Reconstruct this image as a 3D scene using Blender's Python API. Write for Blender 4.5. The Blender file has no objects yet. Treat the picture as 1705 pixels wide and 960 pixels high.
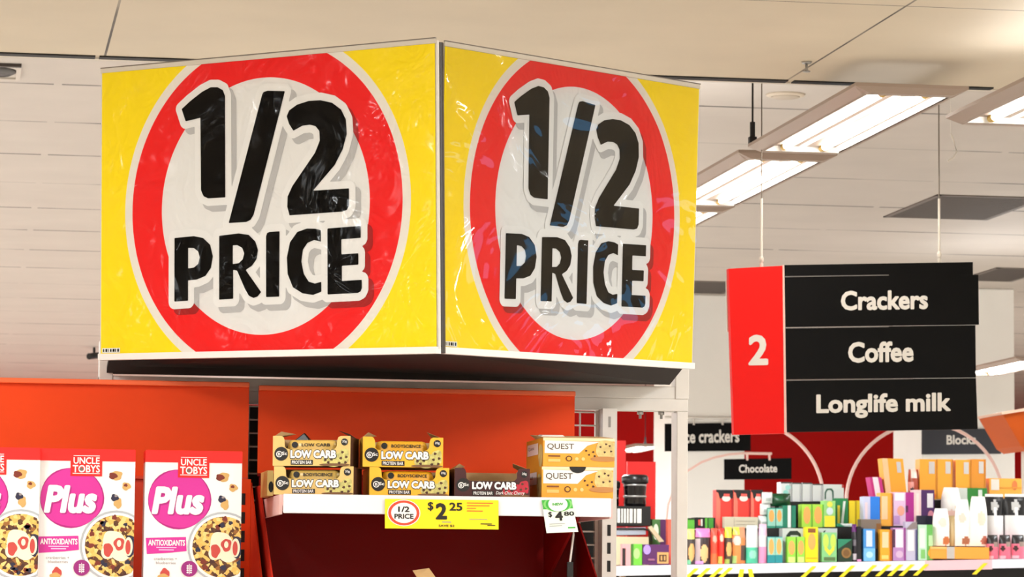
import bpy, math, random
import numpy as np
from mathutils import Vector, Matrix

random.seed(7)
S = bpy.context.scene
COL = S.collection

# ------------------------------------------------------------------ camera
FPX, IW, IH = 5500.0, 1705.0, 960.0
EYE = Vector((0, 0, 1.5))
YAW, PITCH, ROLL = math.radians(9.379), math.radians(5.380), math.radians(0.5)
_r0 = Vector((math.cos(YAW), -math.sin(YAW), 0))
CF = Vector((math.sin(YAW) * math.cos(PITCH), math.cos(YAW) * math.cos(PITCH), math.sin(PITCH)))
_u0 = _r0.cross(CF)
CR = _r0 * math.cos(ROLL) + _u0 * math.sin(ROLL)
CU = _u0 * math.cos(ROLL) - _r0 * math.sin(ROLL)
cam_data = bpy.data.cameras.new('camera')
cam = bpy.data.objects.new('camera', cam_data)
COL.objects.link(cam)
cam.matrix_world = Matrix(((CR.x, CU.x, -CF.x, EYE.x), (CR.y, CU.y, -CF.y, EYE.y), (CR.z, CU.z, -CF.z, EYE.z), (0, 0, 0, 1)))
cam_data.sensor_fit = 'HORIZONTAL'
cam_data.sensor_width = 36.0
cam_data.lens = 36.0 * FPX / IW
cam_data.clip_end = 200
cam_data.dof.use_dof = True
cam_data.dof.focus_distance = 6.6
cam_data.dof.aperture_fstop = 26
S.camera = cam

# ------------------------------------------------------------------ world, exposure, lights
world = bpy.data.worlds.new('world')
S.world = world
world.use_nodes = True
world.node_tree.nodes['Background'].inputs[0].default_value = (1.0, 0.96, 0.9, 1)
world.node_tree.nodes['Background'].inputs[1].default_value = 0.5
S.view_settings.view_transform = 'Standard'
S.view_settings.look = 'None'
S.view_settings.gamma = 1
S.view_settings.use_curve_mapping = False
S.view_settings.exposure = 0.0


LAMP = 58.0
UP = 8.0


def lamp(x, y, z, power, sx=0.3, sy=1.25, up=False, colour=(0.94, 0.975, 1.0), rot=None):
    l = bpy.data.lights.new('ceiling_or_fill_lamp', 'AREA')
    l.shape = 'RECTANGLE'
    l.size, l.size_y = sx, sy
    l.energy = power
    l.color = colour
    o = bpy.data.objects.new('ceiling_or_fill_lamp', l)
    o.location = (x, y, z)
    if up:
        o.rotation_euler = (math.pi, 0, 0)
    if rot:
        o.rotation_euler = rot
    COL.objects.link(o)
    return o


# rows of ceiling lamps through the shop (the ones in view have their own fixtures below)
for X in (-5.2, -1.2, 2.8, 6.7, 10.6):
    for Y in (-2.0, 1.5, 5.0):
        lamp(X, Y, 2.92, LAMP * 1.2)
        lamp(X, Y, 2.95, UP, up=True)
    for Y in (11, 14, 17, 20, 23, 26, 29, 32, 35):
        if X == 2.8 and Y < 14 or X == 6.7 and Y < 24 or X == 6.7 and Y > 29 or X == 10.6 and Y > 28:
            continue
        lamp(X, Y, 2.96, LAMP * 1.3)
        lamp(X, Y, 2.99, UP, up=True)

for X, Y in ((5.2, 12.2), (5.9, 15.4), (8.3, 20.0)):  # extra unseen lamps, added to brighten the back goods and columns
    lamp(X, Y, 2.96, LAMP * .85)

# ------------------------------------------------------------------ helpers


def ray(px, py):
    return CR * (px - IW / 2) + CU * (IH / 2 - py) + CF * FPX


def at(px, py, Y):
    d = ray(px, py)
    return EYE + d * (Y / d.y)


def atz(px, py, z):
    d = ray(px, py)
    return EYE + d * ((z - EYE.z) / d.z)


def lin(c):
    c = c / 255.0
    return c / 12.92 if c <= 0.04045 else ((c + 0.055) / 1.055) ** 2.4


def col(rgb):
    return (lin(rgb[0]), lin(rgb[1]), lin(rgb[2]), 1.0)


_mats = {}


def pm(rgb, rough=0.5, metal=0.0, emit=0.0, noise=0.0, nscale=40.0, bump=0.0, coat=0.0, spec=0.5):
    """procedural principled material, with a little noise in colour and relief"""
    key = (tuple(rgb), rough, metal, emit, noise, nscale, bump, coat, spec)
    if key in _mats:
        return _mats[key]
    m = bpy.data.materials.new('surface_%02x%02x%02x' % tuple(int(c) for c in rgb))
    m.use_nodes = True
    nt = m.node_tree
    b = nt.nodes['Principled BSDF']
    b.inputs['Base Color'].default_value = col(rgb)
    b.inputs['Roughness'].default_value = rough
    b.inputs['Metallic'].default_value = metal
    b.inputs['Coat Weight'].default_value = coat
    b.inputs['Specular IOR Level'].default_value = spec
    if emit:
        b.inputs['Emission Color'].default_value = col(rgb)
        b.inputs['Emission Strength'].default_value = emit
    if noise or bump:
        tc = nt.nodes.new('ShaderNodeTexCoord')
        nz = nt.nodes.new('ShaderNodeTexNoise')
        nz.inputs['Scale'].default_value = nscale
        nz.inputs['Detail'].default_value = 4
        nt.links.new(tc.outputs['Object'], nz.inputs['Vector'])
        if noise:
            mx = nt.nodes.new('ShaderNodeMix')
            mx.data_type = 'RGBA'
            mx.inputs['A'].default_value = col([c * (1 - noise) for c in rgb])
            mx.inputs['B'].default_value = col([min(255, c * (1 + noise)) for c in rgb])
            nt.links.new(nz.outputs['Fac'], mx.inputs['Factor'])
            nt.links.new(mx.outputs['Result'], b.inputs['Base Color'])
        if bump:
            bp = nt.nodes.new('ShaderNodeBump')
            bp.inputs['Strength'].default_value = bump
            bp.inputs['Distance'].default_value = 0.01
            nt.links.new(nz.outputs['Fac'], bp.inputs['Height'])
            nt.links.new(bp.outputs['Normal'], b.inputs['Normal'])
    _mats[key] = m
    return m


class Frame:
    """a flat face: origin o, right r, up u (unit vectors), n = towards the viewer"""

    def __init__(self, o, r, u):
        self.o, self.r, self.u = Vector(o), Vector(r).normalized(), Vector(u).normalized()
        self.n = self.r.cross(self.u)
        self.step = 0.0004

    def p(self, a, b, l=0):
        return self.o + self.r * a + self.u * b + self.n * (l * self.step)


def sdf_segments(seg, x0, y0, nx, ny, h):
    gx, gy = np.meshgrid(x0 + h * np.arange(nx), y0 + h * np.arange(ny) + 1e-5)
    d2 = np.full(gx.shape, 1e18)
    ins = np.zeros(gx.shape, bool)
    for (ax, ay), (bx, by) in seg:
        ex, ey = bx - ax, by - ay
        t = np.clip(((gx - ax) * ex + (gy - ay) * ey) / (ex * ex + ey * ey + 1e-12), 0, 1)
        d2 = np.minimum(d2, (gx - ax - t * ex) ** 2 + (gy - ay - t * ey) ** 2)
        if ay != by:
            ins ^= ((ay > gy) != (by > gy)) & (gx < (bx - ax) * (gy - ay) / (by - ay) + ax)
    d = np.sqrt(d2)
    return np.where(ins, -d, d)


def sdf_field(glyphs, x0, y0, nx, ny, h):
    gx, gy = np.meshgrid(x0 + h * np.arange(nx), y0 + h * np.arange(ny))
    out = np.full(gx.shape, 1e9)
    for g in glyphs:
        d2 = np.full(gx.shape, 1e18)
        ins = np.zeros(gx.shape, bool)
        for ring in g:
            n = len(ring)
            for i in range(n):
                (ax, ay), (bx, by) = ring[i], ring[(i + 1) % n]
                ex, ey = bx - ax, by - ay
                t = np.clip(((gx - ax) * ex + (gy - ay) * ey) / (ex * ex + ey * ey + 1e-12), 0, 1)
                d2 = np.minimum(d2, (gx - ax - t * ex) ** 2 + (gy - ay - t * ey) ** 2)
                if ay != by:
                    ins ^= ((ay > gy) != (by > gy)) & (gx < (bx - ax) * (gy - ay) / (by - ay) + ax)
        d = np.sqrt(d2)
        out = np.minimum(out, np.where(ins, -d, d))
    return out


def contours(fld, level, x0, y0, h):
    """closed loops of fld == level (marching squares)"""
    F = fld - level
    F = np.where(F == 0, 1e-6, F)
    ny, nx = F.shape
    nxt = {}

    def ex(i, j):      # crossing on the horizontal edge (i,j)-(i+1,j)
        t = F[j, i] / (F[j, i] - F[j, i + 1])
        return (x0 + h * (i + t), y0 + h * j)

    def ey(i, j):
        t = F[j, i] / (F[j, i] - F[j + 1, i])
        return (x0 + h * i, y0 + h * (j + t))
    neg = F < 0
    mixed = np.argwhere((neg[:-1, :-1] != neg[1:, :-1]) | (neg[:-1, :-1] != neg[:-1, 1:]) | (neg[:-1, :-1] != neg[1:, 1:]))
    pts = {}
    for j, i in mixed:
        a, b, c, d = neg[j, i], neg[j, i + 1], neg[j + 1, i + 1], neg[j + 1, i]
        E_ = [('h', i, j), ('v', i + 1, j), ('h', i, j + 1), ('v', i, j)]
        # edges crossed, walked so that the inside lies on the left
        seq = [(a, b, E_[0]), (b, c, E_[1]), (c, d, E_[2]), (d, a, E_[3])]
        outs = [e for p, q, e in seq if p and not q]
        ins_ = [e for p, q, e in seq if q and not p]
        if len(outs) == 1:
            nxt[outs[0]] = ins_[0]
        else:
            order = [e for p, q, e in seq if p != q]
            for e in outs:
                k = order.index(e)
                nxt[e] = order[(k + 1) % 4]
        for e in outs + ins_:
            if e not in pts:
                pts[e] = ex(e[1], e[2]) if e[0] == 'h' else ey(e[1], e[2])
    loops = []
    while nxt:
        s, e = next(iter(nxt.items()))
        loop = []
        k = s
        while k in nxt:
            loop.append(pts[k])
            k = nxt.pop(k)
        if len(loop) > 6:
            loops.append(loop)
    return loops


def simplify(loop, eps):
    P = np.array(loop)
    n = len(P)
    keep = np.zeros(n, bool)
    far = int(np.argmax(((P - P[0]) ** 2).sum(1)))
    keep[0] = keep[far] = True
    st = [(0, far), (far, n)]
    while st:
        a, b = st.pop()
        if b - a < 2:
            continue
        A, B = P[a], P[b % n]
        dv = B - A
        L = math.hypot(*dv) + 1e-12
        Q = P[a + 1:b]
        dd = np.abs(dv[0] * (Q[:, 1] - A[1]) - dv[1] * (Q[:, 0] - A[0])) / L
        k = int(np.argmax(dd))
        if dd[k] > eps:
            keep[a + 1 + k] = True
            st += [(a, a + 1 + k), (a + 1 + k, b)]
    return P[keep]


def fill_loops(loops):
    c = bpy.data.curves.new('outline', 'CURVE')
    c.dimensions = '2D'
    c.fill_mode = 'BOTH'
    for lp in loops:
        s = c.splines.new('POLY')
        s.points.add(len(lp) - 1)
        for q, (x, y) in zip(s.points, lp):
            q.co = (x, y, 0, 1)
        s.use_cyclic_u = True
    o = bpy.data.objects.new('outline', c)
    COL.objects.link(o)
    bpy.context.view_layer.update()
    me = bpy.data.meshes.new_from_object(o.evaluated_get(bpy.context.evaluated_depsgraph_get()))
    v = [tuple(x.co)[:2] for x in me.vertices]
    f = [tuple(q.vertices) for q in me.polygons]
    bpy.data.objects.remove(o); bpy.data.curves.remove(c); bpy.data.meshes.remove(me)
    return v, f


_text = {}


def text_shape(s, bold):
    key = (s, bold)
    if key not in _text:
        c = bpy.data.curves.new('lettering_curve', 'FONT')
        c.body = s
        c.resolution_u = 3
        o = bpy.data.objects.new('lettering_curve', c)
        COL.objects.link(o)
        bpy.context.view_layer.update()
        me = bpy.data.meshes.new_from_object(o.evaluated_get(bpy.context.evaluated_depsgraph_get()))
        v = np.array([tuple(x.co)[:2] for x in me.vertices])
        f = [tuple(p.vertices) for p in me.polygons]
        bpy.data.objects.remove(o)
        bpy.data.curves.remove(c)
        bpy.data.meshes.remove(me)
        if bold > .004:                    # thicken evenly: outline of the letters at a distance
            cnt = {}
            for p in f:
                for i in range(len(p)):
                    e = tuple(sorted((p[i], p[(i + 1) % len(p)])))
                    cnt[e] = cnt.get(e, 0) + 1
            seg = [(v[a], v[b]) for (a, b), n in cnt.items() if n == 1]
            h = .013
            lo = v.min(0) - .12
            nx, ny = [int(k) + 2 for k in (v.max(0) + .12 - lo) / h]
            fld = sdf_segments(seg, lo[0], lo[1], nx, ny, h)
            vv, f = fill_loops([simplify(l, .0025) for l in contours(fld, bold, lo[0], lo[1], h)])
            v = np.array(vv)
        lo, hi = v.min(0), v.max(0)
        v = (v - lo) / (hi - lo)
        _text[key] = (v, f)
    return _text[key]


class MB:
    def __init__(self, X=None):
        self.v, self.f, self.mi, self.mats, self.uv = [], [], [], [], {}
        self.X = X or Matrix.Identity(4)
        self.smooth = set()

    def m(self, mat):
        if mat not in self.mats:
            self.mats.append(mat)
        return self.mats.index(mat)

    def add(self, verts, faces, mat, smooth=False):
        b = len(self.v)
        self.v += [self.X @ Vector(p) for p in verts]
        k = self.m(mat)
        for f in faces:
            if smooth:
                self.smooth.add(len(self.f))
            self.f.append(tuple(b + i for i in f))
            self.mi.append(k)
        return b

    def box(self, a, b, mat):
        x0, y0, z0 = a
        x1, y1, z1 = b
        self.add([(x0, y0, z0), (x1, y0, z0), (x1, y1, z0), (x0, y1, z0), (x0, y0, z1), (x1, y0, z1), (x1, y1, z1), (x0, y1, z1)],
                 [(0, 3, 2, 1), (4, 5, 6, 7), (0, 1, 5, 4), (1, 2, 6, 5), (2, 3, 7, 6), (3, 0, 4, 7)], mat)

    def hexa(self, p, mat):
        """p: four bottom corners then the four top corners"""
        self.add(p, [(0, 3, 2, 1), (4, 5, 6, 7), (0, 1, 5, 4), (1, 2, 6, 5), (2, 3, 7, 6), (3, 0, 4, 7)], mat)

    def poly(self, fr, pts, mat, l=0):
        self.add([fr.p(a, b, l) for a, b in pts], [tuple(range(len(pts)))], mat)

    def rect(self, fr, a0, b0, a1, b1, mat, l=0):
        self.poly(fr, [(a0, b0), (a1, b0), (a1, b1), (a0, b1)], mat, l)

    def ell(self, fr, a, b, ra, rb, mat, l=0, n=28, t0=0, t1=2 * math.pi, clip=None, wob=0, seed=0):
        full = abs(t1 - t0 - 2 * math.pi) < 1e-6
        R = random.Random(seed)
        ph = R.random() * 6
        pts = []
        for i in range(n if full else n + 1):
            t = t0 + (t1 - t0) * i / n
            k = 1 + wob * math.sin(3 * t + ph) + wob * .6 * math.sin(5 * t + 2 * ph)
            pts.append((a + ra * k * math.cos(t), b + rb * k * math.sin(t)))
        if clip:
            pts = [(min(max(p[0], clip[0]), clip[2]), min(max(p[1], clip[1]), clip[3])) for p in pts]
        self.poly(fr, pts, mat, l)

    def prism(self, fr, pts, depth, mat, edge=None):
        """outline pts on the frame, pushed back by depth"""
        n = len(pts)
        fv = [fr.p(a, b) for a, b in pts]
        bv = [q - fr.n * depth for q in fv]
        self.add(fv + bv, [tuple(range(n)), tuple(range(2 * n - 1, n - 1, -1))], mat)
        self.add(fv + bv, [(i, n + i, n + (i + 1) % n, (i + 1) % n) for i in range(n)], edge or mat)

    def text(self, fr, s, a0, b0, a1, b1, mat, l=1, bold=0.02, shear=0.0):
        v, f = text_shape(s, bold)
        w, h = a1 - a0, b1 - b0
        self.add([fr.p(a0 + x * w + shear * (y - .5) * h, b0 + y * h, l) for x, y in v], f, mat)

    def tube(self, path, r, mat, n=8, caps=True):
        path = [Vector(p) for p in path]
        vs, fs = [], []
        for i, p in enumerate(path):
            t = (path[min(i + 1, len(path) - 1)] - path[max(i - 1, 0)]).normalized()
            s = t.cross(Vector((0, 0, 1)))
            if s.length < 1e-3:
                s = t.cross(Vector((1, 0, 0)))
            s.normalize()
            w = s.cross(t)
            for k in range(n):
                a = 2 * math.pi * k / n
                vs.append(p + s * (r * math.cos(a)) + w * (r * math.sin(a)))
        for i in range(len(path) - 1):
            for k in range(n):
                fs.append((i * n + k, i * n + (k + 1) % n, (i + 1) * n + (k + 1) % n, (i + 1) * n + k))
        self.add(vs, fs, mat, True)
        if caps:
            e = (len(path) - 1) * n
            self.add(vs, [tuple(range(n - 1, -1, -1)), tuple(range(e, e + n))], mat)

    def lathe(self, c, prof, mat, n=20, sy=1.0):
        c = Vector(c)
        vs, fs = [], []
        for r, z in prof:
            for k in range(n):
                a = 2 * math.pi * k / n
                vs.append(c + Vector((r * math.cos(a), sy * r * math.sin(a), z)))
        for i in range(len(prof) - 1):
            for k in range(n):
                fs.append((i * n + k, i * n + (k + 1) % n, (i + 1) * n + (k + 1) % n, (i + 1) * n + k))
        fs.append(tuple(range(n - 1, -1, -1)))
        e = (len(prof) - 1) * n
        fs.append(tuple(range(e, e + n)))
        self.add(vs, fs, mat, True)

    def build(self, name, parent=None, loc=None, bevel=0.0):
        me = bpy.data.meshes.new(name)
        o = bpy.data.objects.new(name, me)
        org = Vector((0, 0, 0))
        if parent is not None:
            org = WORLD[parent.name]
        elif loc is not None:
            org = Vector(loc)
            o.location = org
        me.from_pydata([tuple(p - org) for p in self.v], [], self.f)
        for mt in self.mats:
            me.materials.append(mt)
        me.polygons.foreach_set('material_index', self.mi)
        sm = [i in self.smooth for i in range(len(self.f))]
        me.polygons.foreach_set('use_smooth', sm)
        if self.uv:
            ul = me.uv_layers.new(name='print')
            for lp in me.loops:
                if lp.vertex_index in self.uv:
                    ul.data[lp.index].uv = self.uv[lp.vertex_index]
        me.update()
        COL.objects.link(o)
        if parent is not None:
            o.parent = parent
        WORLD[o.name] = org
        if bevel:
            md = o.modifiers.new('bevel', 'BEVEL')
            md.width = bevel
            md.segments = 2
            md.limit_method = 'ANGLE'
        return o


WORLD = {}


def thing(name, label, cat, loc, group=None):
    o = bpy.data.objects.new(name, None)
    o.empty_display_size = 0.05
    COL.objects.link(o)
    o.location = loc
    WORLD[o.name] = Vector(loc)
    return tag(o, label, cat, group)


def tag(o, label, cat, group=None):
    o['label'] = label
    o['category'] = cat
    if group:
        o['group'] = group
    return o


def struct(o):
    o['kind'] = 'structure'
    return o


# ------------------------------------------------------------------ colours
WHITE = pm((236, 234, 230), .45)
FRAMEW = pm((222, 217, 210), .4, noise=.03, nscale=25)
BLACK = pm((6, 6, 7), .4)
DARK = pm((16, 13, 13), .6)
ORANGE = pm((232, 70, 18), .5, noise=.05, nscale=6, spec=.2)
ORANGE_LIT_LIP = pm((246, 104, 52), .42)  # lighter orange: the light on the header lips put into their colour
DEEPRED = pm((122, 2, 2), .45, spec=.12)
RED = pm((238, 24, 20), .5, spec=.15)
KRAFT = pm((196, 160, 112), .7, noise=.06, nscale=60)
STEEL = pm((170, 168, 165), .35, metal=.8)

# ------------------------------------------------------------------ the room
HC, YE = 1.5 + 1.578, 9.7          # lower ceiling at the front and where it ends
HR = 1.5 + 2.28                    # higher ceiling behind
XL, XR, YF, YB = -8.0, 13.5, -4.0, 38.0


def tile_mat(name, base, gap, bw, bh, ox, oy, mortar, gapmix, smudge=.05, rough=.6, rows_only=False):
    m = bpy.data.materials.new(name)
    m.use_nodes = True
    nt = m.node_tree
    b = nt.nodes['Principled BSDF']
    b.inputs['Roughness'].default_value = rough
    tc = nt.nodes.new('ShaderNodeTexCoord')
    mp = nt.nodes.new('ShaderNodeMapping')
    mp.inputs['Location'].default_value = (-ox, -oy, 0)
    nt.links.new(tc.outputs['Object'], mp.inputs['Vector'])
    br = nt.nodes.new('ShaderNodeTexBrick')
    br.offset = 0
    br.squash = 1
    br.inputs['Scale'].default_value = 1
    br.inputs['Brick Width'].default_value = bw
    br.inputs['Row Height'].default_value = bh
    br.inputs['Mortar Size'].default_value = mortar
    br.inputs['Mortar Smooth'].default_value = 0
    br.inputs['Bias'].default_value = 0
    br.inputs['Color1'].default_value = (0, 0, 0, 1)
    br.inputs['Color2'].default_value = (0, 0, 0, 1)
    br.inputs['Mortar'].default_value = (1, 1, 1, 1)
    nt.links.new(mp.outputs['Vector'], br.inputs['Vector'])
    nz = nt.nodes.new('ShaderNodeTexNoise')
    nz.inputs['Scale'].default_value = 1.1
    nz.inputs['Detail'].default_value = 3
    nt.links.new(tc.outputs['Object'], nz.inputs['Vector'])
    rp = nt.nodes.new('ShaderNodeMapRange')
    rp.inputs['From Min'].default_value = .5 - gapmix
    rp.inputs['From Max'].default_value = .56
    rp.inputs['To Min'].default_value = .22
    rp.inputs['To Max'].default_value = 1
    nt.links.new(nz.outputs['Fac'], rp.inputs['Value'])
    mul = nt.nodes.new('ShaderNodeMath')
    mul.operation = 'MULTIPLY'
    if rows_only:                              # plain along the column joints, dark only along the rows
        br.inputs['Brick Width'].default_value = 400
        mp.inputs['Location'].default_value = (200, -oy, 0)
        sx = nt.nodes.new('ShaderNodeSeparateXYZ')
        nt.links.new(tc.outputs['Object'], sx.inputs[0])
        fr_ = nt.nodes.new('ShaderNodeMath'); fr_.operation = 'PINGPONG'
        sh = nt.nodes.new('ShaderNodeMath'); sh.operation = 'SUBTRACT'; sh.inputs[1].default_value = ox
        nt.links.new(sx.outputs[0], sh.inputs[0])
        fr_.inputs[1].default_value = bw / 2
        nt.links.new(sh.outputs[0], fr_.inputs[0])
        gt = nt.nodes.new('ShaderNodeMath'); gt.operation = 'GREATER_THAN'; gt.inputs[1].default_value = .018
        nt.links.new(fr_.outputs[0], gt.inputs[0])
        m0 = nt.nodes.new('ShaderNodeMath'); m0.operation = 'MULTIPLY'
        nt.links.new(br.outputs['Fac'], m0.inputs[0]); nt.links.new(gt.outputs[0], m0.inputs[1])
        nt.links.new(m0.outputs[0], mul.inputs[0])
    else:
        nt.links.new(br.outputs['Fac'], mul.inputs[0])
    nt.links.new(rp.outputs['Result'], mul.inputs[1])
    n2 = nt.nodes.new('ShaderNodeTexNoise')
    n2.inputs['Scale'].default_value = 2.3
    n2.inputs['Detail'].default_value = 5
    nt.links.new(tc.outputs['Object'], n2.inputs['Vector'])
    mx = nt.nodes.new('ShaderNodeMix')
    mx.data_type = 'RGBA'
    mx.inputs['A'].default_value = col([c * (1 - smudge) for c in base])
    mx.inputs['B'].default_value = col([min(255, c * (1 + smudge)) for c in base])
    nt.links.new(n2.outputs['Fac'], mx.inputs['Factor'])
    m2 = nt.nodes.new('ShaderNodeMix')
    m2.data_type = 'RGBA'
    nt.links.new(mul.outputs[0], m2.inputs['Factor'])
    nt.links.new(mx.outputs['Result'], m2.inputs['A'])
    m2.inputs['B'].default_value = col(gap)
    nt.links.new(m2.outputs['Result'], b.inputs['Base Color'])
    return m


e1, e2 = at(174, 92, YE).x, at(1306, 128, YE).x      # two joints of the front ceiling
front_tile = tile_mat('front_ceiling_panels', (212, 196, 172), (60, 48, 40), e2 - e1, 1.32, e1, YE - 1.32 * 20, .0035, .2)
row0 = at(96, 153, 14.8).y
rear_tile = tile_mat('rear_ceiling_tiles', (184, 173, 163), (50, 42, 38), 2.4, 1.2013, at(96, 153, 14.8).x - 2.4 * 10, 14.79 - 1.2013 * 20, 0.015, .05, rows_only=True)
floor_mat = tile_mat('vinyl_floor_tiles', (214, 208, 198), (150, 144, 136), .6, .6, 0, 0, .004, .3, rough=.3)

mb = MB(); mb.box((XL, YF, -.1), (XR, YB, 0), floor_mat); struct(mb.build('floor'))
mb = MB(); mb.box((XL, YF, HC), (XR, YE, HC + .08), front_tile); struct(mb.build('ceiling'))
mb = MB(); mb.box((XL, YE - .1, HR), (XR, YB, HR + .08), rear_tile); struct(mb.build('ceiling'))
WALLP = pm((222, 212, 198), .6, noise=.03, nscale=3)
mb = MB(); mb.box((XL - .1, YF, 0), (XL, YB, HR), WALLP); struct(mb.build('wall_left'))
mb = MB(); mb.box((XL, YF - .1, 0), (XR, YF, HR), WALLP); struct(mb.build('wall_front'))
mb = MB(); mb.box((XL, YB, 0), (XR, YB + .1, HR), pm((220, 16, 15), .55, noise=.04, nscale=2, spec=.2)); struct(mb.build('wall_back'))
# right wall, with an added glowing panel for the sleeve's blue reflection
wy0, wy1, wz0, wz1 = 5.9, 7.6, 2.25, 2.95
mb = MB()
mb.box((XR, YF, 0), (XR + .1, YB, wz0), WALLP); mb.box((XR, YF, wz1), (XR + .1, YB, HR), WALLP)
mb.box((XR, YF, wz0), (XR + .1, wy0, wz1), WALLP); mb.box((XR, wy1, wz0), (XR + .1, YB, wz1), WALLP)
struct(mb.build('wall_right'))
mb = MB(); mb.box((XR + .06, wy0, wz0), (XR + .09, wy1, wz1), pm((150, 205, 255), .3, emit=1.6)); struct(mb.build('reflection_glow_panel'))
# upstand between the two ceilings, and the dark shadow gap along its lower edge
mb = MB(); mb.box((XL, YE, HC - .002), (XR, YE + .03, HR), pm((208, 198, 182), .6)); struct(mb.build('trim_2'))
mb = MB()
xa, xb, xc = at(158, 93, YE).x, at(1312, 130, YE).x, at(1648, 143, YE).x
GAP = pm((12, 9, 8), .7)
mb.box((XL, YE - .045, HC - .004), (xa, YE, HC), GAP)
mb.box((xa + .012, YE - .045, HC - .004), (xb - .01, YE, HC), GAP)
mb.box((xb + .01, YE - .04, HC - .004), (xc, YE, HC), GAP)
struct(mb.build('trim_1'))

# white columns towards the back
COLUMN = pm((250, 248, 244), .55, noise=.02, nscale=3)


def column(px0, px1, Y, depth):
    a, b = at(px0, 740, Y), at(px1, 740, Y)
    m = MB()
    m.box((a.x, Y, 0), (b.x, Y + depth, HR), COLUMN)
    return struct(m.build('column', loc=(a.x, Y, 0), bevel=.01))


column(1125, 1240, 24.0, .8)
column(1535, 1690, 23.0, .75)

# ------------------------------------------------------------------ ceiling lights
HOUSE = pm((166, 146, 132), .45)
REFL = pm((250, 248, 244), .3)
TUBE = pm((255, 252, 246), .4, emit=34.0)
CAPM = pm((196, 160, 70), .4)


def fixture(cx, y0, y1, z, w, label, power=LAMP, up=UP, hang=None):
    t = thing('ceiling_light', label, 'ceiling light', (cx, y0, z), 'twin tube fluorescent fittings')
    h, wt = .018, w / 2 + .046
    wb = w / 2
    m = MB()
    for s in (-1, 1):                                   # sloping flanks
        m.hexa([(cx + s * wb, y0, z), (cx + s * (wb + .012), y0, z), (cx + s * (wb + .012), y1, z), (cx + s * wb, y1, z),
                (cx + s * (wt - .012), y0 - .04, z + h), (cx + s * wt, y0 - .04, z + h), (cx + s * wt, y1 + .04, z + h), (cx + s * (wt - .012), y1 + .04, z + h)], HOUSE)
    for y, s in ((y0, -1), (y1, 1)):                    # end pieces
        m.hexa([(cx - wb, y, z), (cx + wb, y, z), (cx + wb, y + s * .04, z), (cx - wb, y + s * .04, z),
                (cx - wt, y + s * .03, z + h), (cx + wt, y + s * .03, z + h), (cx + wt, y + s * .05, z + h), (cx - wt, y + s * .05, z + h)], HOUSE)
    m.box((cx - wt, y0 - .05, z + h), (cx + wt, y1 + .05, z + h + .01), HOUSE)
    m.build('housing', t)
    m = MB()                                            # white reflector: a ridge between the two tubes
    zr = z + .024
    prof = [(-wb, z + .004), (-wb * .86, zr), (-wb * .2, zr), (0, z + .012), (wb * .2, zr), (wb * .86, zr), (wb, z + .004)]
    vs = []
    for x, zz in prof:
        vs += [(cx + x, y0 + .004, zz), (cx + x, y1 - .004, zz)]
    m.add(vs, [(2 * i, 2 * i + 1, 2 * i + 3, 2 * i + 2) for i in range(len(prof) - 1)], REFL)
    for ya, yb in ((y0, y0 + .004), (y1 - .004, y1)):
        m.box((cx - wb, ya, z + .0005), (cx + wb, yb, zr + .002), REFL)
    m.build('reflector', t)
    for s in (-1, 1):
        m = MB()
        m.tube([(cx + s * wb * .52, y0 + .05, z + .012), (cx + s * wb * .52, y1 - .05, z + .012)], .0105, TUBE, 10)
        tb = m.build('tube', t)
        for ya, yb in ((y0 + .012, y0 + .05), (y1 - .05, y1 - .012)):
            m = MB()
            m.tube([(cx + s * wb * .52, ya, z + .012), (cx + s * wb * .52, yb, z + .012)], .0115, CAPM, 10)
            m.build('lamp_holder', tb)
    if hang:
        for hx, hy in hang:
            m = MB()
            m.tube([(hx, hy, z + h + .02), (hx, hy, HR)], .0035, DARK, 6)
            m.box((hx - .012, hy - .012, z + h + .008), (hx + .012, hy + .012, z + h + .04), DARK)
            m.tube([(hx, hy, z + h + .04), (hx, hy, z + h + .09)], .009, DARK, 8)
            m.build('hanger', t)
    if up:
        lamp(cx, (y0 + y1) / 2, z + h + .03, up, w, y1 - y0, up=True)
    return t


HF = 1.5 + 1.48
fx = 2.81


def ydep(px, py, z):
    return atz(px, py, z).y


YA0, YA1 = ydep(1448, 158, HF), ydep(1335, 253, HF)
YB0, YB1 = ydep(1300, 268, HF), ydep(1198, 342, HF)
YC0 = ydep(1190, 354, HF)
xA = (atz(1448, 158, HF).x + atz(1579, 160, HF).x) / 2
hangB = (atz(1253, 230, HF + .054).x, ydep(1253, 230, HF + .054))
fixture(xA, YA0, YA1, HF, .25, 'nearest twin tube fluorescent light right of the poster sign, at the lower ceiling edge', up=.5)
fixture(xA, YB0, YB1, HF, .25, 'middle of three fluorescent lights in a row, ending at the poster edge', hang=[(hangB[0], hangB[1])])
fixture(xA, YC0, YC0 + 1.25, HF, .25, 'farthest of three fluorescent lights, only its corner showing beside the poster')
HD = 1.5 + 1.36
YD1 = ydep(1604, 204, HD)
fixture(atz(1604, 204, HD).x + .15, YD1 - 1.25, YD1, HD, .28, 'fluorescent light cut off by the right edge, above the aisle sign', up=UP * .35)
p = atz(1715, 606, HF)
fixture(p.x, p.y - .2, p.y + 1.05, HF, .25, 'small distant fluorescent light beside the white column at right')
p = atz(1064, 748, HF)
fixture(p.x, p.y - .6, p.y + .65, HF, .26, 'small distant fluorescent light seen between the white shelf posts', hang=[(p.x, p.y - .3)])

# ------------------------------------------------------------------ things on the ceilings
VENTG = pm((72, 62, 56), .7)


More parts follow.
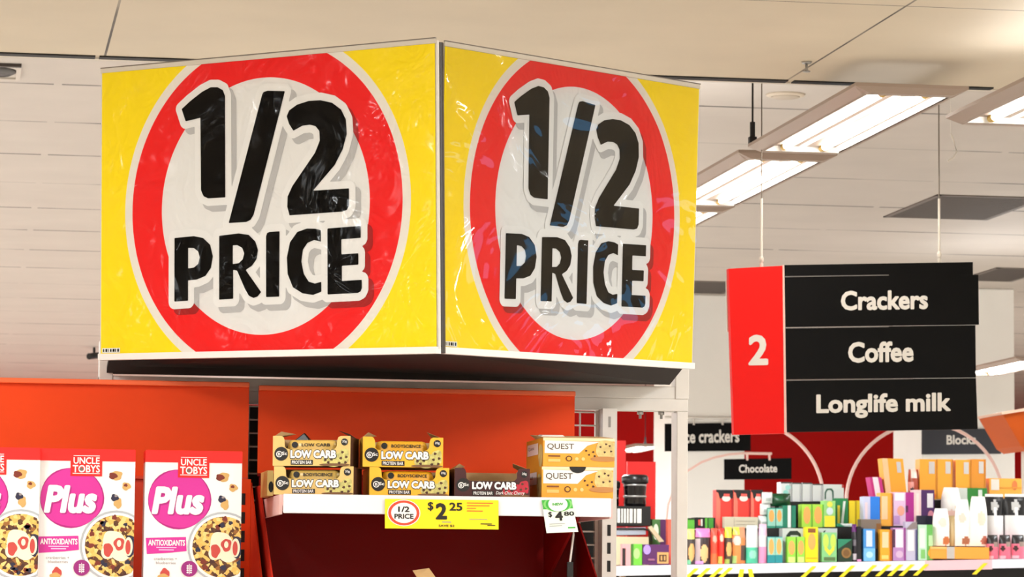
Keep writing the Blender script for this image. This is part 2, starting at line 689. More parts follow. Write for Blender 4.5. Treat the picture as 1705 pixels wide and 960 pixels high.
def ceiling_vent(px, py, w, d, label):
    c = atz(px, py, HR)
    t = thing('ceiling_vent', label, 'air vent', (c.x, c.y, HR - .02))
    m = MB()
    for a, b in (((-w / 2, 0), (w / 2, .03)), ((-w / 2, d - .03), (w / 2, d)), ((-w / 2, 0), (-w / 2 + .03, d)), ((w / 2 - .03, 0), (w / 2, d))):
        m.box((c.x + a[0], c.y + a[1], HR - .006), (c.x + b[0], c.y + b[1], HR), pm((96, 84, 76), .6))
    m.build('vent_frame', t)
    m = MB()
    n = 16
    for i in range(n):
        y = c.y + .03 + (d - .06) * i / n
        m.box((c.x - w / 2 + .03, y, HR - .005), (c.x + w / 2 - .03, y + (d - .06) / n * .75, HR - .001), VENTG)
    m.build('vent_louvre', t)
    return t


ceiling_vent(1652, 326, .64, 1.1, 'dark square air vent in the ceiling above the aisle sign at right')
ceiling_vent(1196, 468, .5, .9, 'dark air vent on the far ceiling just left of the aisle sign')
ceiling_vent(1706, 446, .4, .9, 'dark air vent on the far ceiling beside the white column top')

c = atz(1308, 157, HR)
m = MB(); m.lathe((c.x, c.y, HR - .012), [(.07, 0), (.085, .004), (.09, .012)], pm((196, 180, 160), .6)); m.lathe((c.x, c.y, HR - .016), [(.06, 0), (.066, .004)], pm((180, 165, 148), .7))
tag(m.build('ceiling_speaker', loc=(c.x, c.y, HR)), 'round flush speaker disc on the ceiling left of the nearest light', 'speaker')
c = atz(1343, 103, HC)
m = MB(); m.lathe((c.x, c.y, HC - .006), [(.012, 0), (.016, .006)], STEEL); m.lathe((c.x, c.y, HC - .026), [(.006, 0), (.004, .006), (.004, .02)], STEEL); m.lathe((c.x, c.y, HC - .03), [(.011, 0), (.011, .003)], STEEL)
tag(m.build('sprinkler', loc=(c.x, c.y, HC)), 'small metal sprinkler head beside the joint of the lower ceiling', 'sprinkler')
c0, c1 = atz(-30, 127, HR), atz(36, 106, HR)
t = thing('ceiling_diffuser', 'pale square diffuser with dark round grille at upper left', 'air vent', (c0.x, c1.y, HR))
m = MB(); DIFF = pm((190, 180, 168), .5)
m.box((c0.x, c1.y, HR - .014), (c1.x, c1.y + .03, HR), pm((60, 50, 44), .6)); m.box((c0.x, c0.y - .03, HR - .014), (c1.x, c0.y, HR), DIFF); m.box((c1.x - .02, c1.y + .03, HR - .014), (c1.x, c0.y - .03, HR), DIFF); m.box((c0.x, c1.y + .03, HR - .006), (c1.x - .02, c0.y - .03, HR), DIFF)
m.build('diffuser_frame', t)
m = MB(); m.lathe((c1.x - .085, (c0.y + c1.y) / 2, HR - .02), [(.02, 0), (.04, .006), (.045, .0), (.06, .008), (.07, .014)], pm((58, 52, 48), .6), 24, 1.7)
m.build('grille', t)
c = atz(157, 578, HR)
t = thing('security_camera', 'small black camera under the far ceiling left of the poster', 'camera', (c.x, c.y, HR))
m = MB(); m.tube([(c.x, c.y, HR), (c.x, c.y, HR - .06)], .012, DARK); m.build('camera_bracket', t)
m = MB(); m.tube([(c.x + .04, c.y + .03, HR - .07), (c.x - .05, c.y - .08, HR - .09)], .03, BLACK, 10); m.build('camera_body', t)

# ------------------------------------------------------------------ half price corner sign
ONE = [[(214, 504), (236, 519), (268, 537), (290, 545), (308, 544), (322, 537), (328, 524), (329, 314), (284, 314), (272, 319), (265, 332), (263, 482), (225, 477)]]
SLASH = [[(421, 520), (425, 526), (436, 528), (480, 524), (401, 276), (393, 265), (381, 261), (336, 261)]]
TWO = [[(500, 441), (489, 456), (483, 472), (489, 484), (510, 495), (539, 500.5), (567, 500), (596, 493), (618, 478), (630, 457), (632, 427), (622, 397), (602, 366), (550, 318.5), (637, 319), (637, 284), (632, 275), (621, 272), (490, 270), (484, 289), (485, 309), (497, 330), (527, 364), (553, 394), (565, 418), (564, 437), (555, 447), (541, 451), (523, 450)]]
LP_ = [[(196, 237), (247, 239), (272, 234), (290, 219), (297, 195), (292, 171), (278, 155), (256, 148), (233, 147), (233, 105), (196, 104)], [(233, 214), (247, 213), (258, 206), (262, 194), (258, 181), (247, 174), (233, 173)]]
LR_ = [[(312, 237), (362, 240), (388, 236), (405, 222), (412, 204), (408, 185), (397, 172), (381, 164), (420, 118), (411, 109), (400, 106), (388, 111), (378, 125), (358, 163), (349, 165), (349, 106), (312, 105)], [(348, 215), (359, 215), (371, 209), (376, 198), (372, 186), (362, 179), (348, 178)]]
LI_ = [[(431, 231), (434, 238), (441, 240), (466, 240), (465, 107), (431, 107)]]
LC_ = [[(568, 238), (554, 242), (533, 243), (509, 237), (491, 217), (483, 186), (485, 152), (498, 125), (522, 112), (548, 108), (569, 114), (569, 135), (553, 132), (538, 136), (526, 152), (520, 176), (524, 200), (535, 213), (551, 218), (568, 214)]]
LE_ = [[(583, 241), (665, 243), (665, 218), (618, 217), (618, 188), (659, 189), (659, 165), (619, 164), (619, 135), (667, 136), (667, 118), (664, 112), (657, 109), (583, 108)]]
GLYPHS = [ONE, SLASH, TWO, LP_, LR_, LI_, LC_, LE_]


GH = 1.6
FLD = sdf_field(GLYPHS, 140, 50, 370, 345, GH)
INK = fill_loops([simplify(l, .25) for l in contours(FLD, -.6, 140, 50, GH)])
HALO = fill_loops([simplify(l, .3) for l in contours(FLD, 15.0, 140, 50, GH)])
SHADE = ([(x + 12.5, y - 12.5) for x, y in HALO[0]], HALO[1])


def poster_mat(name, shade):
    """the poster's print, from its own UVs in metres: yellow ground, white ring, red ring, white disc"""
    m = bpy.data.materials.new(name)
    m.use_nodes = True
    nt = m.node_tree
    b = nt.nodes['Principled BSDF']
    b.inputs['Roughness'].default_value = .6
    b.inputs['Specular IOR Level'].default_value = .2
    uv = nt.nodes.new('ShaderNodeUVMap')
    uv.uv_map = 'print'
    sub = nt.nodes.new('ShaderNodeVectorMath'); sub.operation = 'SUBTRACT'
    sub.inputs[1].default_value = (.4235, .2935, 0)
    nt.links.new(uv.outputs[0], sub.inputs[0])
    ln = nt.nodes.new('ShaderNodeVectorMath'); ln.operation = 'LENGTH'
    nt.links.new(sub.outputs[0], ln.inputs[0])
    rp = nt.nodes.new('ShaderNodeValToRGB')
    rp.color_ramp.interpolation = 'CONSTANT'
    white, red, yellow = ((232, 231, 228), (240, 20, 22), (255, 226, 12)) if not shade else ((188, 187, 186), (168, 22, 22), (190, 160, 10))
    el = rp.color_ramp.elements
    el[0].position, el[0].color = 0, col(white)
    el[1].position, el[1].color = .258, col(red)
    e = el.new(.339); e.color = col((236, 232, 222))
    e = el.new(.357); e.color = col(yellow)
    nt.links.new(ln.outputs['Value'], rp.inputs['Fac'])
    nt.links.new(rp.outputs['Color'], b.inputs['Base Color'])
    tc = nt.nodes.new('ShaderNodeTexCoord')          # crumpled paper
    nz = nt.nodes.new('ShaderNodeTexNoise')
    nz.inputs['Scale'].default_value = 9; nz.inputs['Detail'].default_value = 2; nz.inputs['Distortion'].default_value = 1.5
    nt.links.new(tc.outputs['Object'], nz.inputs['Vector'])
    bp = nt.nodes.new('ShaderNodeBump'); bp.inputs['Strength'].default_value = .5; bp.inputs['Distance'].default_value = .02
    nt.links.new(nz.outputs['Fac'], bp.inputs['Height'])
    nt.links.new(bp.outputs[0], b.inputs['Normal'])
    return m


PRINT, PRINT_SHADE = poster_mat('poster_print', False), poster_mat('poster_print_shadow_ink', True)
INKM = pm((4, 4, 5), .6, spec=.0)
HALOM = pm((236, 235, 232), .5)


def sleeve_mat(name, rough, scale, strength, fac):
    m = bpy.data.materials.new(name)
    m.use_nodes = True
    nt = m.node_tree
    nt.nodes.remove(nt.nodes['Principled BSDF'])
    out = nt.nodes['Material Output']
    tr = nt.nodes.new('ShaderNodeBsdfTransparent')
    tr.inputs[0].default_value = (.97, .97, .97, 1)
    gl = nt.nodes.new('ShaderNodeBsdfGlossy')
    gl.inputs['Roughness'].default_value = rough
    fr = nt.nodes.new('ShaderNodeFresnel'); fr.inputs['IOR'].default_value = 1.5
    mu = nt.nodes.new('ShaderNodeMath'); mu.operation = 'MULTIPLY'; mu.inputs[1].default_value = fac
    mu.use_clamp = True
    nt.links.new(fr.outputs[0], mu.inputs[0])
    tc = nt.nodes.new('ShaderNodeTexCoord')
    nz = nt.nodes.new('ShaderNodeTexNoise'); nz.inputs['Scale'].default_value = scale; nz.inputs['Detail'].default_value = 2.5
    nz.inputs['Distortion'].default_value = 1.2
    nt.links.new(tc.outputs['Object'], nz.inputs['Vector'])
    bp = nt.nodes.new('ShaderNodeBump'); bp.inputs['Strength'].default_value = strength; bp.inputs['Distance'].default_value = .03
    nt.links.new(nz.outputs['Fac'], bp.inputs['Height'])
    nt.links.new(bp.outputs[0], gl.inputs['Normal'])
    mx = nt.nodes.new('ShaderNodeMixShader')
    nt.links.new(mu.outputs[0], mx.inputs[0])
    nt.links.new(tr.outputs[0], mx.inputs[1])
    nt.links.new(gl.outputs[0], mx.inputs[2])
    nt.links.new(mx.outputs[0], out.inputs[0])
    return m


def on_line(A, B, px, py):
    """where the pixel's ray meets the upright plane through the plan points A and B"""
    d = ray(px, py)
    n = Vector((B[1] - A[1], A[0] - B[0]))
    t = ((A[0] - EYE.x) * n.x + (A[1] - EYE.y) * n.y) / (d.x * n.x + d.y * n.y)
    return EYE + d * t


LA, LB = (.272, 6.95), (.893, 6.322)
RA, RB = (.9145, 6.378), (1.537, 6.913)
sign = thing('promotional_sign', 'large V shaped yellow and red half price sign above the shelves', 'sign', (.9, 6.8, 1.93))


def panel(A, B, pix, sleeve, mirrored):
    TL, TR, BR, BL = [on_line(A, B, *q) for q in pix]

    def q(u, v, off=0.0):
        a, b = u / 841.0, v / 594.0
        P = BL * ((1 - a) * (1 - b)) + BR * (a * (1 - b)) + TR * (a * b) + TL * ((1 - a) * b)
        return P + N * off
    N = (TR - TL).cross(TL - BL).normalized()
    if N.y > 0:
        N = -N
    m = MB()

    def layer(v, f, mat, off):
        b0 = m.add([q(x, y, off) for x, y in v], f, mat)
        for i, (x, y) in enumerate(v):
            m.uv[b0 + i] = (x / 1000.0, y / 1000.0)
    R4 = [(0, 0), (841, 0), (841, 594), (0, 594)]
    layer(R4, [(0, 1, 2, 3)], PRINT, 0)
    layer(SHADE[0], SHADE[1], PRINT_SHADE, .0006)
    layer(HALO[0], HALO[1], HALOM, .0012)
    layer(INK[0], INK[1], INKM, .0018)
    # small stock label printed in the lower left corner
    layer([(4, 2), (52, 2), (52, 12), (4, 12)], [(0, 1, 2, 3)], HALOM, .0006)
    for k in range(7):
        w_ = (3, 5, 2, 4, 6, 3, 5)[k]
        layer([(7 + k * 6.4, 4), (7 + k * 6.4 + w_ * .8, 4), (7 + k * 6.4 + w_ * .8, 10), (7 + k * 6.4, 10)], [(0, 1, 2, 3)], INKM, .0012)
    po = m.build('poster', sign)
    # backing board
    m = MB()
    m.hexa([q(-4, -4, -.002), q(845, -4, -.002), q(845, -4, -.008), q(-4, -4, -.008), q(-4, 600, -.002), q(845, 600, -.002), q(845, 600, -.008), q(-4, 600, -.008)], FRAMEW)
    m.build('backing_board', sign)
    # white channel below, clear edge strip above
    m = MB()
    m.hexa([q(-3, -13, .006), q(844, -13, .006), q(844, -13, -.01), q(-3, -13, -.01), q(-3, 0, .006), q(844, 0, .006), q(844, 0, -.01), q(-3, 0, -.01)], WHITE)
    m.build('bottom_channel', sign)
    m = MB()
    TOPS = pm((206, 198, 186), .25)
    m.hexa([q(-2, 594, .002), q(843, 594, .002), q(843, 594, -.002), q(-2, 594, -.002), q(-2, 605, .002), q(843, 605, .002), q(843, 605, -.002), q(-2, 605, -.002)], TOPS)
    m.hexa([q(-2, 603.5, .003), q(843, 603.5, .003), q(843, 603.5, -.002), q(-2, 603.5, -.002), q(-2, 605.5, .003), q(843, 605.5, .003), q(843, 605.5, -.002), q(-2, 605.5, -.002)], pm((110, 100, 92), .4))
    m.build('top_edge_strip', sign)
    # clear sleeve over the print, gently buckled
    m = MB()
    nu, nv = 36, 26
    vs, fs = [], []
    for j in range(nv + 1):
        for i in range(nu + 1):
            u, v = 841 * i / nu, 594 * j / nv
            ed = min(i, nu - i, j, nv - j) / 4.0
            k = min(1, ed)
            off = .0045 + k * .0012 * (math.sin(u / 61.0 + v / 47.0) + math.sin(u / 113.0 - v / 39.0))
            vs.append(q(u, v, off))
    for j in range(nv):
        for i in range(nu):
            a = j * (nu + 1) + i
            fs.append((a, a + 1, a + nu + 2, a + nu + 1))
    m.add(vs, fs, sleeve, True)
    m.build('clear_sleeve', sign)
    return q


SL_L = sleeve_mat('clear_sleeve_matt', .14, 6.0, 1.0, .42)
SL_R = sleeve_mat('clear_sleeve_gloss', .03, 3.2, 1.0, 1.2)
qL = panel(LA, LB, [(170, 122), (724, 72), (727, 577), (168, 589)], SL_L, False)
qR = panel(RA, RB, [(741, 77), (1164, 148), (1152, 604), (732, 577)], SL_R, True)
# dark upright between the two panels
m = MB()
a, b = qL(841, -10), qL(841, 600)
m.tube([a + Vector((.010, .03, 0)), b + Vector((.010, .03, 0))], .012, pm((58, 50, 44), .4), 8)
m.build('corner_post', sign)
# underside board, and the rail the sign stands on
YBM = 7.06
zl, zr_ = at(165, 601, YBM).z, at(1145, 615, YBM).z
zb = at(650, 634, YBM).z
zbk = at(650, 634, YBM).z
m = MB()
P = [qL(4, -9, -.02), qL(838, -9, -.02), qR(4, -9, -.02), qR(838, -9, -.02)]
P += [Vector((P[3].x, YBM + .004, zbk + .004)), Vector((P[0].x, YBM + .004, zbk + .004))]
m.add(P + [x + Vector((0, 0, .012)) for x in P], [(5, 4, 3, 2, 1, 0), (6, 7, 8, 9, 10, 11)] + [(i, (i + 1) % 6, 6 + (i + 1) % 6, 6 + i) for i in range(6)], pm((30, 19, 15), .8))  # dark brown, the shade of the downward face put into the colour
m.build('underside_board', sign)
x0, x1 = at(165, 620, YBM).x, at(1147, 640, YBM).x
zr0, zr1 = at(650, 634, YBM).z, at(650, 655, YBM).z
m = MB()
m.box((x0, YBM, zr1), (x1, YBM + .04, zr0), FRAMEW)
xi0, xi1 = at(188, 620, YBM).x, at(1124, 640, YBM).x
m.box((x0, YBM - .003, zr1), (xi0, YBM + .04, zr0 + .075), FRAMEW)
m.box((xi1, YBM - .003, zr1), (x1, YBM + .04, zr0 + .06), FRAMEW)
m.build('support_rail', sign, bevel=.002)

# ------------------------------------------------------------------ white shelf frame behind
frame = thing('steel_shelving', 'white slotted steel shelving frame under the half price sign', 'shelving', (.9, 7.1, 0))
YP = 7.06
zt, zb2 = at(1050, 662, YP).z, at(1050, 683, YP).z
m = MB(); m.box((.25, YP, zb2), (at(1146, 680, YP).x, YP + .04, zt), FRAMEW); m.build('cross_rail', frame, bevel=.002)
SLOT = pm((20, 16, 15), .7)


def post(xa, xb, Y, dep, ztop, slots):
    m = MB()
    m.box((xa, Y, 0), (xb, Y + dep, ztop), FRAMEW)
    if slots:
        z = ztop - .04
        while z > 1.3:
            m.box((xa + (xb - xa) * .36, Y - .0006, z - .024), (xa + (xb - xa) * .60, Y, z), SLOT)
            z -= .0385
    return m.build('post', frame, bevel=.0015)


YQ = 7.0
post(at(1003, 800, YQ).x, at(1027, 800, YQ).x, YQ, .05, at(1010, 842, YQ).z, True)
m = MB(); m.box((at(1003, 800, YQ).x, YQ, at(1010, 842, YQ).z), (at(1027, 800, YQ).x, YQ + .05, zb2), FRAMEW); m.box((at(1013, 700, YQ).x, YQ - .0006, at(1013, 711, YQ).z), (at(1017, 700, YQ).x, YQ, at(1013, 693, YQ).z), pm((150, 145, 140), .5))
m.build('post', frame, bevel=.0015)
post(at(1127, 800, YP).x, at(1145, 800, YP).x, YP, .06, zb2, False)
post(.27, .30, YP, .05, zb2, False)
m = MB()                                              # wire mesh back
mx0, mx1, mz0, mz1 = at(957, 700, 7.05).x - .75, at(1000, 700, 7.05).x, 1.3, at(980, 686, 7.05).z
WIRE = pm((226, 220, 212), .4)
k = 0
z = mz1
while z > mz0:
    m.tube([(mx0, 7.05, z), (mx1, 7.05, z)], .0022, WIRE, 6); z -= at(980, 703, 7.05).z - at(980, 725, 7.05).z
x = mx1
while x > mx0:
    m.tube([(x, 7.053, mz0), (x, 7.053, mz1)], .0022, WIRE, 6); x -= .045
m.box((mx1 - .012, 7.045, mz0), (mx1, 7.06, mz1 + .004), WIRE)
m.build('wire_panel', frame)
m = MB(); m.box((.30, 7.10, .1), (at(1003, 900, 7.1).x, 7.11, at(985, 850, 7.1).z), DARK); m.box((.30, 7.10, at(985, 850, 7.1).z), (at(900, 700, 7.1).x, 7.11, zb2 - .005), DARK); m.build('back_board', frame)
for bx_ in (1066, 1101):
    m = MB(); c = at(bx_, 689, YP + .02); m.lathe((c.x, c.y, zb2 - .016), [(.003, 0), (.003, .008), (.007, .009), (.007, .016)], STEEL, 8); m.build('bolt', frame)

# ------------------------------------------------------------------ orange display bays
YO = 6.95


def fin(m, xx, top, bot, mat, th=.0035):
    """thin side plate in an upright plane x = xx: sloping front edge through two pixels"""
    def yz(px, py):
        d = ray(px, py)
        t = (xx - EYE.x) / d.x
        P_ = EYE + d * t
        return P_.y, P_.z
    (ya, za), (yb, zb_) = yz(*top), yz(*bot)
    k = (yb - ya) / (zb_ - za)
    ye = yb + (1.3 - zb_) * k
    pts = [(YO + .04, za), (ya, za), (yb, zb_), (ye, 1.3), (YO + .04, 1.3)]
    m.add([(xx, y, z) for y, z in pts] + [(xx + th, y, z) for y, z in pts],
          [(0, 1, 2, 3, 4), (9, 8, 7, 6, 5)] + [(i, (i + 1) % 5, 5 + (i + 1) % 5, 5 + i) for i in range(5)], mat)


def bay(label, pxa, pxb, pya, pyb, lower, midy, finspec, slotx):
    a, b = at(pxa, pya, YO), at(pxb, pyb, YO)
    zt = (a.z + b.z) / 2
    t = thing('display_bay', label, 'display unit', ((a.x + b.x) / 2, YO, 0))
    zm = at((max(pxa, 0) + pxb) / 2, midy, YO).z
    m = MB(); m.box((a.x, YO, zm), (b.x, YO + .006, zt), ORANGE); m.build('header_panel', t)
    m = MB(); m.box((a.x, YO - .012, zt - .011), (b.x, YO + .008, zt), ORANGE_LIT_LIP); m.build('header_lip', t, bevel=.002)
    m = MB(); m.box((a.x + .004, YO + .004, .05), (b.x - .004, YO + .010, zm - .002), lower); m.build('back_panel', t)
    m = MB(); m.box((a.x, YO - .006, zm - .004), (b.x, YO + .004, zm + .002), lower); m.build('joint_strip', t)
    for xx, tp, bt, mt in finspec:
        m = MB(); fin(m, xx, tp, bt, mt); m.build('side_plate', t)
    for (sx, y0, y1) in slotx:
        m = MB()
        A_, B_ = at(sx, y0, YO - .02), at(sx + 17, y0, YO - .02)
        m.box((A_.x, YO - .02, 0), (B_.x, YO, A_.z), ORANGE)
        z = A_.z - .03
        while z > 1.3:
            m.box((A_.x + .002, YO - .0206, z - .024), (A_.x + .010, YO - .02, z), SLOT); z -= .039
        m.build('upright', t)
    return t


m_fin = pm((222, 62, 26), .45)
m_fin2 = pm((196, 40, 20), .45)
xf1, xf2, xf3 = at(417, 800, YO).x, at(428, 805, YO).x, at(956, 850, YO).x
bay('left orange display bay behind the pink and white cereal boxes', -60, 415, 627, 637, pm((214, 62, 28), .5), 793,
    [(xf1, (417, 803), (434, 960), m_fin)], [(401, 797, 960)])
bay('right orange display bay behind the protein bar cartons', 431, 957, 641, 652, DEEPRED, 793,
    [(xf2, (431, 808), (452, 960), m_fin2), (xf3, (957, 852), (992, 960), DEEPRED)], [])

# shelf of the right bay
YS = 6.5
sa, sb = at(472, 828, YS), at(1018, 826, YS)
zs = (at(745, 826, YS)).z
zsb = (at(745, 857, YS)).z
shelf = thing('shelf', 'white fronted shelf carrying the protein bar cartons', 'shelf', ((sa.x + sb.x) / 2, YS, zs))
PINKW = pm((236, 196, 190), .5)
m = MB(); m.box((sa.x, YS + .012, zs - .022), (sb.x, YO - .014, zs), PINKW); m.build('shelf_board', shelf)
m = MB(); m.box((sa.x, YS, zsb), (sb.x, YS + .008, zs + .001), pm((228, 230, 236), .3)); m.build('price_rail', shelf, bevel=.002)
for xx in (sa.x - .006, sb.x):
    m = MB(); m.box((xx, YS + .02, zsb - .002), (xx + .006, YO - .014, zs), PINKW); m.build('side_bracket', shelf)
for xx in (sb.x - .06,):
    m = MB(); m.hexa([(xx, YO - .06, zsb - .12), (xx + .006, YO - .06, zsb - .12), (xx + .006, YO - .012, zsb - .12), (xx, YO - .012, zsb - .12),
                      (xx, YS + .05, zsb), (xx + .006, YS + .05, zsb), (xx + .006, YO - .012, zsb), (xx, YO - .012, zsb)], DEEPRED); m.build('support_arm', shelf)

# lower shelf of the right bay (its front just below the frame) and the left bay's shelf
zlow = 1.5
m = MB(); m.box((sa.x + .03, 6.35, zlow - .03), (sb.x - .03, YO - .008, zlow), PINKW)
tag(m.build('shelf', loc=(sa.x, 6.4, zlow), bevel=.002), 'lower shelf of the right bay, under the dark red panel', 'shelf')
zcer = at(150, 748, 6.6).z - .29
m = MB(); m.box((-.3, 6.5, zcer - .03), (xf1 - .03, YO - .008, zcer), PINKW)
tag(m.build('shelf', loc=(.2, 6.5, zcer), bevel=.002), 'shelf of the left bay under the cereal boxes', 'shelf')

# ------------------------------------------------------------------ cereal boxes
CW = pm((240, 238, 236), .35)
PINK = pm((208, 42, 150), .4)
PINKD = pm((176, 24, 124), .4)
CRED = pm((244, 26, 22), .38)
NUT = pm((120, 42, 24), .5); TAN = pm((206, 164, 96), .5); BLUEB = pm((34, 34, 62), .5); RIM = pm((178, 182, 186), .4)
FIG = pm((196, 70, 62), .5); YOG = pm((244, 232, 204), .5); SEAL = pm((150, 30, 120), .4); GREY = pm((150, 140, 140), .5)


def cereal_mat():
    m = bpy.data.materials.new('muesli_print')
    m.use_nodes = True
    nt = m.node_tree
    b = nt.nodes['Principled BSDF']; b.inputs['Roughness'].default_value = .4
    tc = nt.nodes.new('ShaderNodeTexCoord')
    vo = nt.nodes.new('ShaderNodeTexVoronoi'); vo.inputs['Scale'].default_value = 150
    nt.links.new(tc.outputs['Object'], vo.inputs['Vector'])
    rp = nt.nodes.new('ShaderNodeValToRGB'); rp.color_ramp.interpolation = 'CONSTANT'
    el = rp.color_ramp.elements
    el[0].position, el[0].color = 0, col((90, 52, 22))
    el[1].position, el[1].color = .22, col((226, 180, 90))
    for p_, c_ in ((.42, (240, 206, 128)), (.6, (150, 96, 40)), (.68, (232, 190, 100)), (.85, (70, 34, 26))):
        e = el.new(p_); e.color = col(c_)
    sp = nt.nodes.new('ShaderNodeSeparateColor')
    nt.links.new(vo.outputs['Color'], sp.inputs[0])
    nt.links.new(sp.outputs[0], rp.inputs['Fac'])
    nt.links.new(rp.outputs['Color'], b.inputs['Base Color'])
    return m


MUESLI = cereal_mat()


def cereal_box(px0, px1, py, Y, label):
    a, b = at(px0, py, Y), at(px1, py, Y)
    w = .192
    x0 = (a.x + b.x) / 2 - w / 2
    h = .29
    t = thing('cereal_box', label, 'cereal box', (x0 + w / 2, Y, zcer), 'cereal boxes in the left bay')
    m = MB(); m.box((x0, Y, zcer), (x0 + w, Y + .07, zcer + h - .001), CW)
    fr = Frame((x0, Y, zcer + h), (1, 0, 0), (0, 0, 1))
    k = w / 455.0                                    # print drawn in a 455-wide face, v downwards

    def R(x_0, y_0, x_1, y_1, mat, l):
        m.rect(fr, x_0 * k, -y_1 * k, x_1 * k, -y_0 * k, mat, l)

    def T(s, x_0, y_0, x_1, y_1, mat, l, bold=.02, sh=0):
        m.text(fr, s, x_0 * k, -y_1 * k, x_1 * k, -y_0 * k, mat, l, bold, sh)

    def Ee(x, y, rx, ry, mat, l, wob=0, seed=0):
        m.ell(fr, x * k, -y * k, rx * k, ry * k, mat, l, clip=(0, -h, w, 0), wob=wob, seed=seed, n=36)
    Ee(162, 227, 149, 141, PINKD, 1, .012, 3); Ee(162, 226, 145, 137, PINK, 2, .014, 5)
    R(0, 0, 455, 54, CRED, 3)
    m.box((x0 - .0004, Y - .0004, zcer + h - 54 * k), (x0 + w + .0004, Y + .0704, zcer + h), CRED)
    R(153, 50, 300, 125, CRED, 4)
    T('UNCLE', 166, 36, 288, 68, CW, 5, .022); T('TOBYS', 163, 73, 290, 108, CW, 5, .022)
    R(166, 28, 288, 31, CW, 5); R(163, 111, 290, 114, CW, 5)
    Ee(203, 92, 9, 8, pm((120, 100, 90), .5), 6)
    T('Plus', 46, 174, 286, 306, PINKD, 3, .06, .16); T('Plus', 42, 168, 280, 300, CW, 4, .047, .16)
    # floating fruit and flakes
    for s_, (x, y, rx, ry, mt) in enumerate(((368, 120, 27, 22, TAN), (352, 122, 20, 15, NUT), (415, 170, 20, 18, TAN), (412, 165, 9, 7, NUT), (377, 250, 18, 24, TAN), (362, 224, 18, 16, BLUEB), (368, 216, 8, 5, GREY),
                                             (100, 575, 22, 22, FIG), (92, 590, 26, 12, TAN), (160, 620, 14, 14, TAN))):
        Ee(x, y, rx, ry, mt, 2 + s_ * .2, .1, s_ + 2)
    # bowl
    Ee(372, 450, 168, 166, RIM, 2); Ee(372, 450, 158, 156, CW, 3); Ee(373, 450, 146, 144, MUESLI, 4)
    Ee(362, 440, 56, 62, YOG, 5, .06, 4); Ee(400, 470, 56, 50, YOG, 5.2, .05, 8); Ee(335, 478, 32, 34, YOG, 5.4, .05, 9)
    Ee(335, 468, 22, 32, FIG, 6, .08, 1); Ee(386, 440, 24, 30, FIG, 6.2, .08, 2); Ee(386, 438, 10, 16, YOG, 7)
    Ee(437, 450, 26, 52, BLUEB, 6.4, .03, 3); Ee(430, 452, 20, 44, YOG, 7); Ee(428, 455, 12, 34, FIG, 8)
    rr = random.Random(int(px1))
    for q_ in range(16):
        an, rd = rr.random() * 6.28, rr.uniform(75, 135)
        Ee(373 + rd * math.cos(an), 450 + rd * math.sin(an), rr.uniform(8, 16), rr.uniform(7, 13), NUT if q_ % 2 else BLUEB, 4.6, .12, q_)
    # banner
    m.poly(fr, [(8 * k, -410 * k), (196 * k, -404 * k), (200 * k, -470 * k), (130 * k, -478 * k), (14 * k, -486 * k)], PINK, 2)
    T('ANTIOXIDANTS', 20, 418, 192, 446, CW, 3, .03); R(58, 452, 152, 457, pm((250, 190, 225), .5), 3); R(70, 463, 140, 468, pm((250, 190, 225), .5), 3)
    T('cranberries +', 48, 500, 156, 514, GREY, 2, .0); T('blueberries', 58, 520, 150, 532, GREY, 2, .0)
    Ee(214, 553, 38, 37, SEAL, 5); R(212.5, 530, 215.5, 578, CW, 6); [Ee(214 + sx_ * 8, 540 + q_ * 10, 5, 4, CW, 6.2) for q_ in range(4) for sx_ in (-1, 1)]
    body = m.build('carton', t)
    m = MB(); m.box((x0 + .001, Y + .0005, zcer + h), (x0 + w - .001, Y + .034, zcer + h + .0012), CRED); m.build('top_flap', t)
    return t


cereal_box(-94, 64, 746, 6.585, 'leftmost cereal box, cut off by the left edge of the picture')
cereal_box(66, 223, 749, 6.60, 'white and pink cereal box standing second from the left, touching the cut off one')
cereal_box(243, 403, 754, 6.60, 'white and pink cereal box nearest the gap between the bays')

# ------------------------------------------------------------------ protein bar cartons
TANB = pm((226, 192, 116), .5); YELB = pm((248, 186, 48), .5); MAROON = pm((62, 10, 16), .45); CHOC = pm((70, 40, 24), .6, noise=.5, nscale=120)
LOGO = pm((10, 10, 12), .4); CRISP = pm((206, 166, 100), .6, noise=.5, nscale=110); CHERRY = pm((176, 30, 50), .5, noise=.3, nscale=60)


